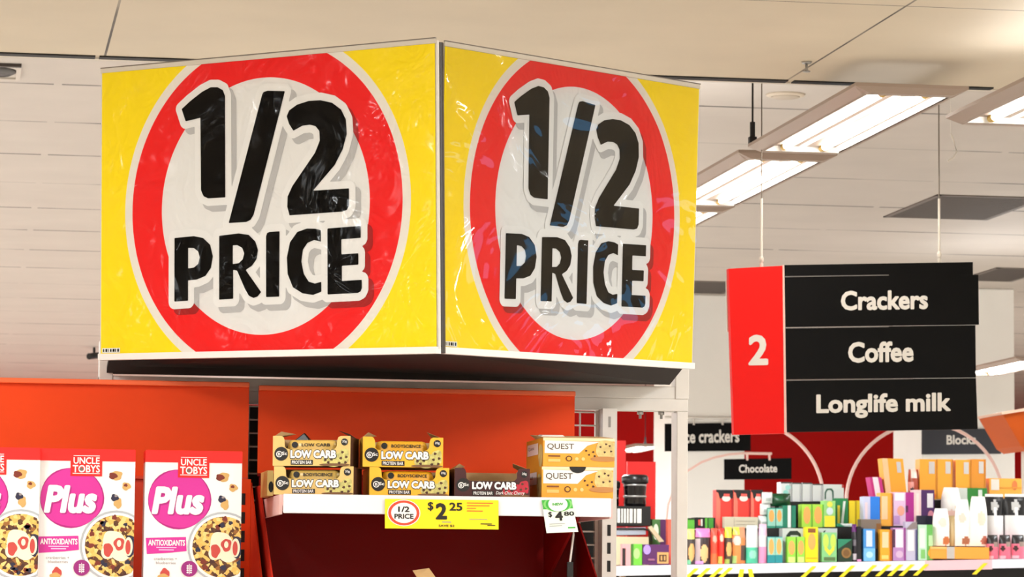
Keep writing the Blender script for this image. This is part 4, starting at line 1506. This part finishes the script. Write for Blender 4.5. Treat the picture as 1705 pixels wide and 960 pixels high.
def pouch(row, px0, py0, px1, label, rgb, prints=(), depth=.05, name='snack_pouch', off=None, z=None, topw=.86, cap=None, cat='pouch'):
    """soft bag: bulging body, crimped seal along the top"""
    off = (.03, .17, .35)[row] if off is None else off
    z0 = ((ZS0, ZS1, ZS2)[row] + max(dz(bp(px0, 930, off).x), dz(bp(px1, 930, off).x)) if z is None else z) + .002
    fr, w, h = face(px0, py0, px1, 0, off, z0)
    m = MB()
    mat = pm(rgb, .35)
    nu, nv = 14, 24
    for sgn in (1, -1):
        vs, fs = [], []
        for j in range(nv + 1):
            t = j / nv
            ww = w * (1 - (1 - topw) * max(0, (t - .6) / .4) ** 1.5)
            dd = depth / 2 * (math.sin(math.pi * min(1, .12 + t * .88)) ** .6 if t < .92 else .06)
            for i in range(nu + 1):
                s = i / nu
                bul = math.sin(math.pi * s) ** .6 if 0 < s < 1 else 0
                q = fr.p(w / 2 + (s - .5) * ww, t * h) + fr.n * (sgn * dd * bul)
                vs.append(q)
        for j in range(nv):
            for i in range(nu):
                a = j * (nu + 1) + i
                fs.append((a, a + 1, a + nu + 2, a + nu + 1) if sgn > 0 else (a, a + nu + 1, a + nu + 2, a + 1))
        b0 = len(m.f)
        m.add(vs, fs, mat, True)
        if sgn > 0:                       # printed bands follow the front of the bag
            for kind, x0_, y0_, x1_, y1_, c in [p[:6] for p in prints]:
                k = m.m(pm(c, .35))
                for j in range(nv):
                    for i in range(nu):
                        cx_, cy_ = (i + .5) / nu, (j + .5) / nv
                        hit = (x0_ <= cx_ <= x1_ and y0_ <= cy_ <= y1_) if kind == 'r' else (((cx_ - (x0_ + x1_) / 2) / ((x1_ - x0_) / 2 + 1e-6)) ** 2 + ((cy_ - (y0_ + y1_) / 2) / ((y1_ - y0_) / 2 + 1e-6)) ** 2 <= 1)
                        if hit:
                            m.mi[b0 + j * nu + i] = k
    return put(m, name, fr, w, label, cat, GRP[row])


OV = (250, 170, 90)
# front row, left to right
pouch(0, 1143, 880, 1157, 'narrow lime topped pouch beside the white post', (70, 60, 56), [('r', 0, .72, 1, 1, (214, 216, 120)), ('o', .15, .1, .9, .6, (236, 180, 110)), ('r', 0, 0, .4, .14, (120, 196, 150))])
pouch(0, 1157, 879, 1183, 'pink topped black and peach snack pouch on the back shelf', (58, 44, 46), [('r', 0, .74, 1, 1, (240, 130, 190)), ('r', 0, .1, .3, .7, (190, 170, 170)), ('o', .3, .05, .8, .55, (244, 190, 130)), ('r', 0, 0, .5, .1, (232, 160, 220))])
pouch(0, 1183, 879, 1195, 'left one of two coral red pouches on the front row', (246, 84, 62), [('o', .2, .6, .8, .8, (250, 170, 150)), ('r', 0, 0, 1, .3, (252, 116, 70))])
pouch(0, 1195, 879, 1206, 'right one of two coral red pouches on the front row', (240, 58, 48), [('o', .2, .62, .8, .82, (250, 190, 170)), ('r', 0, 0, .6, .2, (200, 190, 90))])
pouch(0, 1206, 877, 1219, 'yellow topped dark pouch right of the coral pouches', (80, 66, 58), [('r', 0, .72, 1, 1, (240, 228, 70)), ('o', .15, .2, .85, .6, (246, 180, 110)), ('r', 0, 0, .6, .14, (170, 190, 90))])
pouch(0, 1219, 877, 1241, 'orange and peach striped pouch with grey patches on the front row', (246, 140, 76), [('r', 0, .8, .5, 1, (226, 226, 80)), ('r', .5, .7, 1, 1, (246, 150, 110)), ('r', .6, .1, 1, .5, (92, 72, 66)), ('o', 0, .5, .6, .75, (236, 200, 190)), ('r', 0, 0, .3, .2, (170, 200, 120))])
pouch(0, 1242, 874, 1262, 'white pouch with a mint green lower half', (222, 232, 228), [('r', 0, 0, 1, .42, (84, 200, 160)), ('o', .2, .12, .8, .34, (150, 226, 196))])
pouch(0, 1263, 872, 1277, 'white pouch with a pink lower half', (226, 214, 216), [('r', 0, 0, 1, .40, (246, 150, 190)), ('r', 0, .72, 1, 1, (244, 190, 214))])
for x0_, x1_, w_ in ((1278, 1290.5, 'left'), (1291, 1303, 'right')):
    carton(0, x0_, 893, x1_, 'lower %s teal box with an orange oval, beside the pink and white pouch' % w_, (34, 142, 148), [('r', 0, .3, 1, .97, (150, 206, 186)), ('o', .16, .32, .84, .92, OV)], side=(28, 120, 120))
carton(0, 1303, 879, 1338, 'pale display tray with a black arch, holding lime packs', (200, 206, 204), [('p', 0, 0, 1, 1, (20, 40, 30), [(.14, .66), (.18, .8), (.34, .92), (.7, .93), (.86, .84), (.88, .72), (.7, .8), (.4, .8), (.22, .66)])], off=.062, depth=.068, name='display_tray')
for x0_, x1_, w_ in ((1311, 1325, 'left'), (1327, 1340, 'right')):
    carton(0, x0_, 893, x1_, '%s lime pack with an orange oval in the pale tray' % w_, (150, 216, 70), [('o', .12, .3, .88, .85, OV), ('r', .1, 0, .9, .22, (206, 232, 130))], depth=.04, name='chocolate_pack')
carton(0, 1341, 877, 1362, 'bright yellow box with a brown window and orange oval', (252, 222, 20), [('r', .2, .84, .8, .96, (140, 84, 40)), ('o', .2, .35, .8, .82, OV), ('r', .05, .1, .95, .13, (226, 180, 10))])
carton(0, 1362, 879, 1394, 'pale display tray behind the yellow and green clown-free pack'.replace('clown-free ', ''), (196, 204, 204), [('p', 0, 0, 1, 1, (30, 60, 50), [(.2, .5), (.2, .8), (.3, .92), (.42, .95), (.3, .84), (.28, .5)])], off=.062, depth=.068, name='display_tray')
carton(0, 1369, 886, 1393, 'sage green pack with yellow leaf shapes in the pale tray', (136, 206, 136), [('o', .05, .45, .45, .95, (196, 220, 90)), ('o', .55, .45, .95, .95, (196, 220, 90)), ('p', 0, 0, 1, 1, (240, 218, 60), [(.15, .42), (.5, .2), (.85, .42), (.8, .55), (.5, .38), (.2, .55)]), ('r', .1, .04, .9, .16, (90, 120, 70))], depth=.04, name='chocolate_pack')
carton(0, 1395, 897, 1419, 'dark green box with a round gold seal', (14, 50, 30), [('p', 0, 0, 1, 1, (34, 130, 96), [(0, 1), (1, 1), (0, .55)]), ('o', .25, .15, .92, .62, (150, 110, 56)), ('o', .36, .22, .81, .54, (120, 84, 40))])
pouch(0, 1418, 872, 1427, 'slim dark pouch with purple top beside the gold sealed box', (36, 32, 40), [('r', 0, .8, 1, 1, (100, 34, 110)), ('r', 0, .05, 1, .2, (200, 190, 196)), ('r', 0, .4, .6, .6, (110, 104, 112))])
carton(0, 1427, 876, 1434, 'very slim black box beside the blue chocolate pack', (14, 12, 18), [('r', 0, 0, 1, .06, (236, 150, 200))])
carton(0, 1434, 864, 1467, 'grey brown open tray around the light blue pack', (128, 112, 98), [('r', 0, .0, .1, .8, (40, 46, 66)), ('r', .76, 0, 1, .9, (130, 84, 30)), ('r', .7, 0, 1, .3, (20, 40, 60))], off=.062, depth=.068, name='display_tray')
carton(0, 1438, 880, 1457, 'light blue chocolate pack with a white label', (66, 148, 220), [('r', .22, .45, .75, .95, (206, 220, 244)), ('r', 0, 0, 1, .4, (120, 190, 236)), ('o', .2, .1, .8, .3, (180, 222, 246))], depth=.04, name='chocolate_pack')
carton(0, 1466, 881, 1485, 'upright amber box below another amber box', (250, 170, 40), [('r', .15, .42, .7, .92, (250, 206, 160)), ('r', .8, 0, 1, 1, (186, 92, 20)), ('r', .1, .05, .7, .18, (246, 206, 110))])
carton(0, 1487, 878, 1508, 'lilac box with a white label on the front row', (190, 140, 196), [('r', .2, .4, .8, .95, (246, 226, 240)), ('r', 0, .4, .14, .95, (60, 20, 50)), ('o', .2, .08, .8, .3, (214, 180, 210)), ('r', .86, 0, 1, 1, (146, 60, 140))])
carton(0, 1508, 868, 1527, 'silver white box with a slanted grey top on the front row', (196, 190, 214), [('r', .18, .25, .72, .78, (250, 240, 238)), ('p', 0, 0, 1, 1, (140, 126, 126), [(0, .8), (.6, .98), (1, 1), (1, .82), (.4, .8)]), ('r', .85, 0, 1, .8, (70, 70, 120))])
carton(0, 1529, 873, 1543, 'pale mint box beside the white bottles', (196, 232, 204), [('r', .15, .35, .8, .9, (226, 240, 226)), ('r', .3, .05, .8, .3, (130, 200, 110))])
carton(0, 1543, 873, 1553, 'green and white mint box next to the orange tray', (104, 186, 88), [('r', .3, .4, 1, .7, (190, 226, 170)), ('o', .2, .1, .9, .3, (246, 180, 60))])
# orange tray with white pouches
TRH = bp(1597, 909, .0).z - ZS0
carton(0, 1549, 910, 1647, 'long orange cardboard tray holding white pouches', (250, 166, 62), [('r', .28, 0, .41, 1, (196, 190, 184)), ('r', .0, .8, .27, 1, (252, 190, 110))], depth=.12, name='display_tray', off=.004)
zt_ = ZS0 + TRH
pouch(0, 1553, 846, 1581, 'tall white pouch at the left end of the orange tray', (254, 250, 246), [('o', .55, .02, 1, .25, (206, 120, 70)), ('o', .3, .5, .8, .75, (250, 222, 208))], z=zt_, off=.045, depth=.035, topw=.72, name='sweets_pouch')
pouch(0, 1578, 858, 1593, 'beige pouch between the white ones in the orange tray', (214, 190, 140), [], z=zt_, off=.07, name='sweets_pouch')
pouch(0, 1590, 831, 1615, 'white pouch with a brown fruit spot in the middle of the orange tray', (254, 248, 244), [('o', .4, .02, 1, .2, (176, 110, 80)), ('o', .2, .5, .7, .7, (250, 216, 200))], z=zt_, off=.045, depth=.035, topw=.72, name='sweets_pouch')
pouch(0, 1614, 826, 1644, 'widest white pouch at the right end of the orange tray', (252, 247, 242), [('o', .6, .04, 1, .2, (190, 110, 90)), ('o', .4, .4, .9, .7, (248, 220, 200))], z=zt_, off=.045, depth=.035, topw=.72, name='sweets_pouch')
for x0_, x1_, w_ in ((1643, 1662, 'left'), (1663, 1683, 'middle'), (1684, 1706, 'right')):
    pouch(0, x0_, 890, x1_, '%s one of three pink and black small bags at the far right' % w_, (240, 116, 140), [('r', 0, .62, 1, 1, (40, 34, 34)), ('r', .5, .5, 1, .7, (150, 130, 120)), ('r', 0, .0, .5, .14, (250, 190, 200)), ('o', .1, .3, .4, .55, (60, 30, 30))], name='sweets_bag')
# middle step
carton(1, 1145, 862, 1156, 'green end of a flat box beside the white post', (96, 186, 60), [('r', 0, .85, 1, 1, (30, 60, 30))])
carton(1, 1156, 861, 1191, 'flat black and green box under the red pouches', (12, 12, 12), [('r', .5, .05, .62, .95, (90, 180, 60)), ('r', .66, .05, .9, .95, (60, 150, 50)), ('r', .18, .3, .28, .8, (230, 90, 80)), ('r', .3, .25, .38, .85, (220, 220, 210))])
for x0_, x1_, w_ in ((1192, 1220, 'leftmost'), (1221, 1249, 'middle'), (1250, 1270, 'rightmost')):
    carton(1, x0_, 815, x1_, '%s of three tall red boxes with black tops' % w_, (244, 60, 50), [('r', 0, .78, 1, 1, (16, 10, 12)), ('o', .35, .70, .85, .86, (240, 220, 214)), ('r', .45, .83, .8, .9, (238, 90, 80)), ('p', 0, 0, 1, 1, (250, 120, 100), [(0, 0), (.25, 0), (.25, .7), (.12, .92), (0, .95)]), ('r', .9, 0, 1, .78, (190, 30, 30))], off=.22, depth=.07)
m_ = carton(1, 1206, 860, 1262, 'cream open tray in front of the red boxes', (206, 200, 176), [('r', .28, .1, .3, .9, (180, 172, 150)), ('r', .34, .3, .9, .36, (184, 176, 156)), ('r', .34, .6, .9, .66, (184, 176, 156))], off=.15, depth=.05, name='display_tray')
for i, (x, y) in enumerate(((1262, 858), (1265, 838), (1268, 819))):
    zz = bp(x + 9, y + 19, .155).z if i else None
    pouch(1, x, y, x + 18, '%s white roll of the little pile left of the teal boxes' % ('lowest', 'middle', 'topmost')[i], (230, 234, 230), [('r', .3, .2, .8, .5, (180, 190, 186))], z=zz, off=.19, topw=.95, name='sweets_roll', cat='roll')
carton(1, 1278, 845, 1291, 'upper teal box with an orange oval, farther from the striped green box', (44, 148, 120), [('r', 0, .1, 1, .95, (150, 210, 190)), ('o', .15, .3, .85, .9, OV)])
carton(1, 1292, 845, 1303, 'upper teal box with an orange oval, touching the striped green box', (40, 140, 120), [('r', 0, .1, 1, .95, (150, 210, 190)), ('o', .15, .3, .85, .9, OV)])
carton(1, 1303, 841, 1325, 'green box with one white stripe above the lime packs', (18, 124, 96), [('r', .38, 0, .62, 1, (226, 240, 232)), ('r', .62, 0, .7, 1, (10, 90, 70))])
zz = bp(1300, 843, .19).z
pouch(1, 1282, 821, 1316, 'dark green foil pouch lying on top of the teal boxes', (10, 62, 30), [('r', .2, .4, .6, .8, (20, 90, 50))], z=zz, off=.2, topw=.97, depth=.07, name='foil_pouch')
for x0_, x1_, w_ in ((1335, 1352, 'left'), (1353, 1371, 'right')):
    carton(1, x0_, 839, x1_, '%s lime box with an orange oval on the middle step' % w_, (170, 220, 70), [('o', .15, .15, .85, .9, OV), ('r', .9, 0, 1, 1, (110, 190, 60))])
carton(1, 1372, 833, 1391, 'tall green and yellow pack above the sage pack', (150, 210, 120), [('r', .05, 0, .95, .42, (248, 220, 50)), ('o', .2, .45, .8, .75, (206, 224, 226)), ('o', .25, .75, .75, .97, (226, 224, 80))], off=.14, name='chocolate_pack')
carton(1, 1393, 871, 1419, 'teal and white slanted box over the gold sealed box', (26, 134, 92), [('p', 0, 0, 1, 1, (226, 236, 232), [(.5, .1), (1, .1), (1, 1), (.2, 1)]), ('r', .4, .3, .9, .4, (90, 110, 110))])
for x0_, x1_, w_ in ((1414, 1425, 'left'), (1426, 1438, 'right')):
    carton(1, x0_, 833, x1_, '%s small yellow box in front of the red wall' % w_, (248, 216, 24), [('r', .86, 0, 1, 1, (206, 170, 14))], off=.225)
carton(1, 1438, 826, 1449, 'pale lavender end of the blue box', (206, 210, 240), [('r', .2, .2, .6, .8, (236, 214, 224))], side=(200, 206, 236))
carton(1, 1449, 826, 1465, 'bright blue box above the grey brown tray', (30, 126, 230), [('r', 0, 0, 1, .1, (20, 96, 190))])
carton(1, 1466, 820, 1486, 'upper amber box standing over the lower amber box', (252, 180, 60), [('r', .1, .2, .6, .9, (250, 208, 160)), ('r', .88, 0, 1, 1, (226, 130, 24))])
carton(1, 1488, 819, 1508, 'lilac and white box with a magenta neighbour on the middle step', (232, 196, 232), [('r', .1, .75, .9, .98, (250, 240, 248)), ('o', .3, .3, .9, .6, (246, 170, 150)), ('r', .0, .05, .5, .3, (196, 150, 210))])
carton(1, 1508, 819, 1522, 'magenta side of the lilac box on the middle step', (176, 30, 140), [('r', 0, .4, .3, .6, (90, 20, 80))])
carton(1, 1522, 815, 1534, 'pale pink end of the dark purple box', (244, 206, 206), [('r', .3, .1, .7, .9, (250, 226, 220))])
carton(1, 1534, 815, 1556, 'dark purple box with a pale label under the orange cartons', (70, 22, 92), [('r', .45, .5, .9, .9, (226, 222, 228)), ('o', .5, .15, .95, .42, (206, 130, 150))])
carton(1, 1527, 858, 1553, 'navy sloping tray front beneath the dark purple box', (18, 20, 46), [], off=.135, depth=.012, name='display_tray')
pouch(1, 1567, 811, 1600, 'white rounded pouch standing behind the orange tray', (250, 246, 240), [('o', .6, .3, 1, .6, (244, 180, 130)), ('o', .2, .2, .6, .4, (250, 210, 200))], off=.2, depth=.1, topw=.7, name='sweets_pouch')
carton(1, 1594, 812, 1611, 'pale grey end of the green box behind the white pouches', (206, 214, 206), off=.23)
carton(1, 1611, 812, 1644, 'green box with a pale panel behind the white pouches', (40, 130, 46), [('r', .55, .2, .75, .95, (220, 228, 220))], off=.23)
for x0_, x1_, w_ in ((1640, 1671, 'fully seen one'), (1673, 1708, 'cut off one')):
    pouch(0, x0_, 822, x1_, '%s of two large white bags with black tops behind the pink bags' % w_, (232, 234, 234), [('r', 0, .68, 1, .96, (14, 13, 14)), ('o', .25, .72, .7, .9, (190, 190, 188)), ('r', .45, .5, .6, .8, (246, 246, 244)), ('r', 0, .96, 1, 1, (246, 240, 234))], off=.092, depth=.055, topw=.97, name='sweets_bag')
# top step
for i, (x0_, x1_, y) in enumerate(((1300, 1318, 802), (1319, 1335, 803), (1336, 1352, 803), (1353, 1371, 805))):
    carton(2, x0_, y, x1_, '%s of four tall white cartons in front of the red wall' % ('leftmost', 'second', 'third', 'rightmost')[i], (222, 224, 224) if i else (232, 240, 240), [('r', .0, .93, 1, 1, (60, 60, 60)), ('r', .78, 0, 1, .93, (186, 188, 190))] + ([('o', .2, .3, .7, .6, (150, 220, 210)), ('o', .4, .6, .9, .85, (170, 226, 220))] if i == 0 else []), off=.36, z=None)
carton(2, 1371, 806, 1405, 'pale carton with dark arch logo above the green pack', (214, 220, 218), [('p', 0, 0, 1, 1, (40, 90, 70), [(.06, .1), (.06, .5), (.16, .74), (.4, .76), (.5, .6), (.5, .1), (.44, .1), (.42, .56), (.34, .66), (.2, .64), (.13, .48), (.12, .1)]), ('r', .9, .8, 1, 1, (190, 60, 50))], off=.35)
carton(1, 1392, 829, 1412, 'green box with yellow and white writing shapes, right of the tall pack', (20, 130, 70), [('r', .12, .1, .32, .75, (240, 214, 40)), ('p', 0, 0, 1, 1, (226, 232, 226), [(.4, .1), (.6, .1), (.8, .9), (.6, .9)])], off=.225)
carton(2, 1455, 794, 1474, 'pink and white box leaning behind the amber box', (206, 40, 130), [('r', .22, 0, .7, 1, (246, 232, 240))], lean=-.02)
carton(2, 1476, 763, 1511, 'tilted orange carton at the left end of the top row', (250, 172, 44), [('r', 0, 0, .26, 1, (246, 200, 150)), ('r', .66, .66, .86, .92, (204, 204, 204)), ('o', .62, .04, .88, .2, (240, 130, 60))], lean=-.022, name='carton')
pouch(2, 1512, 781, 1530, 'small red pouch between the orange cartons', (176, 74, 50), [('r', .2, .7, .8, 1, (250, 236, 226)), ('r', 0, .1, .4, .6, (244, 170, 160)), ('o', .1, .1, .5, .4, (40, 34, 40))], name='sweets_pouch')
for i, (x0_, x1_) in enumerate(((1532, 1561), (1561.5, 1587), (1592, 1617.5), (1618, 1642))):
    carton(2, x0_, 764 + (i == 2) * 1, x1_, '%s of the four upright orange cartons on the top row' % ('first', 'second', 'third', 'fourth')[i], (248, 170, 48) if i < 3 else (226, 144, 40), [('r', .52, .64, .85, .94, (206, 200, 196)), ('o', .5, .03, .92, .16, (238, 120, 50)), ('r', .93, 0, 1, 1, (206, 128, 30))], name='carton')
carton(2, 1648, 796, 1702, 'flat orange carton lying at the right end of the top row', (246, 172, 66), [('r', .05, .4, .3, .95, (226, 216, 206)), ('o', .7, .4, .86, .9, (220, 120, 60)), ('r', .3, .5, 1, .56, (226, 150, 50))], name='carton')

# yellow tags slanting out below the rail
TAGY = pm((250, 220, 30), .5)
for i, (px, slant, what) in enumerate(((1146, 1, 'beside the white post'), (1166, 1, 'under the pink topped pouch'), (1187, 1, 'under the left coral pouch'), (1203, 1, 'under the right coral pouch'), (1230, .15, 'hanging straight under the striped pouch'), (1247, -.2, 'hanging straight under the mint pouch'),
                                       (1342, 1, 'under the bright yellow box'), (1376, 1, 'under the sage green pack'), (1407, 1, 'under the gold sealed box'), (1443, 1, 'under the light blue pack'), (1467, 1, 'under the amber box'), (1487, 1, 'under the lilac box'), (1506, 1, 'under the silver white box'), (1530, 1, 'under the pale mint box'), (1628, 1, 'on the pink rail section'))):
    base = bp(px, 952, -.014)
    zt0 = ZS0 + dz(base.x) - RAILH * (.35 if slant == 1 else .55)
    L_ = .055
    w_ = .022
    q = Vector((base.x, base.y, 0))
    sl = BD * (slant * .05)
    m = MB()
    P_ = [q - sl * .6 + Vector((0, 0, zt0 - L_)), q - sl * .6 + BD * w_ + Vector((0, 0, zt0 - L_)), q + sl * .6 + BD * w_ + Vector((0, 0, zt0)), q + sl * .6 + Vector((0, 0, zt0))]
    m.add(P_ + [p + BN * .002 for p in P_], [(0, 3, 2, 1), (4, 5, 6, 7)] + [(k, (k + 1) % 4, 4 + (k + 1) % 4, 4 + k) for k in range(4)], TAGY)
    tag(m.build('shelf_tag', loc=P_[2]), 'small yellow shelf tag %s' % what, 'shelf tag', 'yellow tags along the back shelf rail')

# things seen between the white posts
carton(0, 1070, 906, 1114, 'purple box with a gold panel seen between the white posts', (88, 34, 90), [('r', .55, .06, .98, .62, (214, 160, 96)), ('r', .62, .16, .9, .5, (60, 40, 30)), ('r', .68, .22, .74, .44, (214, 160, 96)), ('r', .8, .22, .86, .44, (214, 160, 96)), ('o', .02, .5, .3, .98, (170, 140, 230)), ('r', .2, .2, .45, .3, (150, 90, 120))])
carton(0, 1051, 905, 1069, 'green pack left of the purple box between the posts', (110, 190, 60), [('o', .2, .3, .8, .8, (170, 226, 130)), ('r', 0, 0, .2, 1, (60, 120, 40))])
carton(0, 1036, 905, 1050, 'pink and black pack at the slotted post', (240, 160, 160), [('r', 0, 0, .4, .8, (40, 30, 30))])
carton(0, 1015, 893, 1080, 'beige carton lying behind the purple box', (214, 200, 164), off=.16, depth=.3, name='carton')
ztray0 = bp(1050, 893, .16).z + .016
t = thing('metal_tray', 'metal tray with bent wire rim below the striped black case', 'tray', bp(1050, 893, .2))
m = MB(); slab(m, 1015, 1075, .17, .4, ztray0, ztray0 + .035, pm((176, 184, 200), .3, metal=.4)); m.build('tray_body', t)
m = MB(); m.tube([bp(1015, 880, .165), bp(1072, 880, .165), bp(1083, 883, .165), bp(1085, 900, .165)], .005, DARK, 8); m.build('wire_rim', t)
zc0 = ztray0 + .038
fr, w, h = face(1012, 842, 1083, 0, .18, zc0)
m = MB(); m.prism(fr, [(0, 0), (w, 0), (w, h), (0, h)], .2, BLACK)
xs = .02
for k in range(11):
    ww = (.05, .07, .04, .08, .05, .06, .05, .09, .06, .13, .04)[k]
    m.rect(fr, w * xs, h * .14, w * (xs + ww * .8), h * .86, pm((226, 222, 214), .5), 1); xs += ww + .012
    if xs > .80:
        break
tag(m.build('striped_case', loc=fr.p(w / 2, 0) - fr.n * .1), 'black case with white striped front between the posts', 'case')
zcan = zc0 + h + .001
for (px, wpx, ytop, lab) in ((1057, 46, 790, 'wide black canister with shiny bands on the striped case'), (1020, 26, 800, 'black canister half hidden by the slotted post')):
    c = bp(px, 840, .27)
    r = (bp(px + wpx / 2, 840, .27) - c).length * .96
    hh = bp(px, ytop, .27).z - zcan
    t = thing('canister', lab, 'canister', (c.x, c.y, zcan))
    m = MB(); m.lathe((c.x, c.y, zcan), [(r * .8, 0), (r * .84, hh * .1), (r * .8, hh * .3), (r * .86, hh * .62), (r * .86, hh * .72)], pm((14, 11, 12), .15)); m.build('body', t)
    m = MB(); m.lathe((c.x, c.y, zcan + hh * .72), [(r * .96, 0), (r, hh * .06), (r, hh * .2), (r * .85, hh * .28)], pm((18, 16, 16), .3)); m.build('lid', t)
    for q_ in (.28, .64):
        m = MB(); m.lathe((c.x, c.y, zcan + hh * q_), [(r * .855, 0), (r * .865, hh * .02), (r * .865, hh * .05), (r * .855, hh * .06)], STEEL); m.build('band', t)
carton(0, 1044, 768, 1091, 'bright red board standing behind the black canister', (238, 26, 22), off=.56, depth=.03)  # added board in place of a brighter red area of the wall
carton(0, 1026, 733, 1041, 'red box standing behind the canisters by the slotted post', (226, 24, 22), off=.5, depth=.06)
# paper and small packs to the right of the case
c = [bp(x, y, .1) for x, y in ((1083, 877), (1093, 888), (1100, 900), (1106, 903))]
carton(0, 1086, 864, 1112, 'green and purple packs beside the striped case', (70, 120, 60), [('o', .05, .55, .4, .9, (220, 230, 210)), ('r', .5, .4, 1, 1, (90, 40, 90)), ('r', .2, 0, .8, .3, (30, 26, 28))], off=.2, depth=.1)
m = MB(); fr, w, h = face(1078, 876, 1106, 0, .11, ZS0)
a_, b_, c_, d_ = bp(1079, 877, .11), bp(1085, 875, .11), bp(1106, 901, .11), bp(1098, 902, .11)
bb = [p - BN * .02 for p in (a_, b_, c_, d_)]
foot = bp(1101, 902, .12)
m.add([a_, d_, c_, b_] + [bb[0], bb[3], bb[2], bb[1]], [(0, 1, 2, 3), (7, 6, 5, 4)] + [(i, 4 + i, 4 + (i + 1) % 4, (i + 1) % 4) for i in range(4)], pm((206, 184, 150), .5))
tag(m.build('paper_tag', loc=d_), 'tan paper tag leaning on the purple box between the posts', 'paper tag')
carton(0, 1112, 864, 1119, 'small coral red pack at the right hand white post', (246, 100, 80), off=.1, depth=.05)
c = bp(1036, 955, -.12)
m = MB(); rr = .036
m.lathe((c.x, c.y, ZS0 - RAILH - .05), [(rr * .55, -.05), (rr, -.03), (rr * 1.05, 0), (rr * .9, .02), (rr * .4, .034)], pm((214, 150, 80), .5))
m.tube([(c.x, c.y, 0), (c.x, c.y, ZS0 - RAILH - .1)], .012, DARK)
tag(m.build('stand', loc=(c.x, c.y, 0)), 'round tan top of a stand at the bottom edge by the slotted post', 'stand')
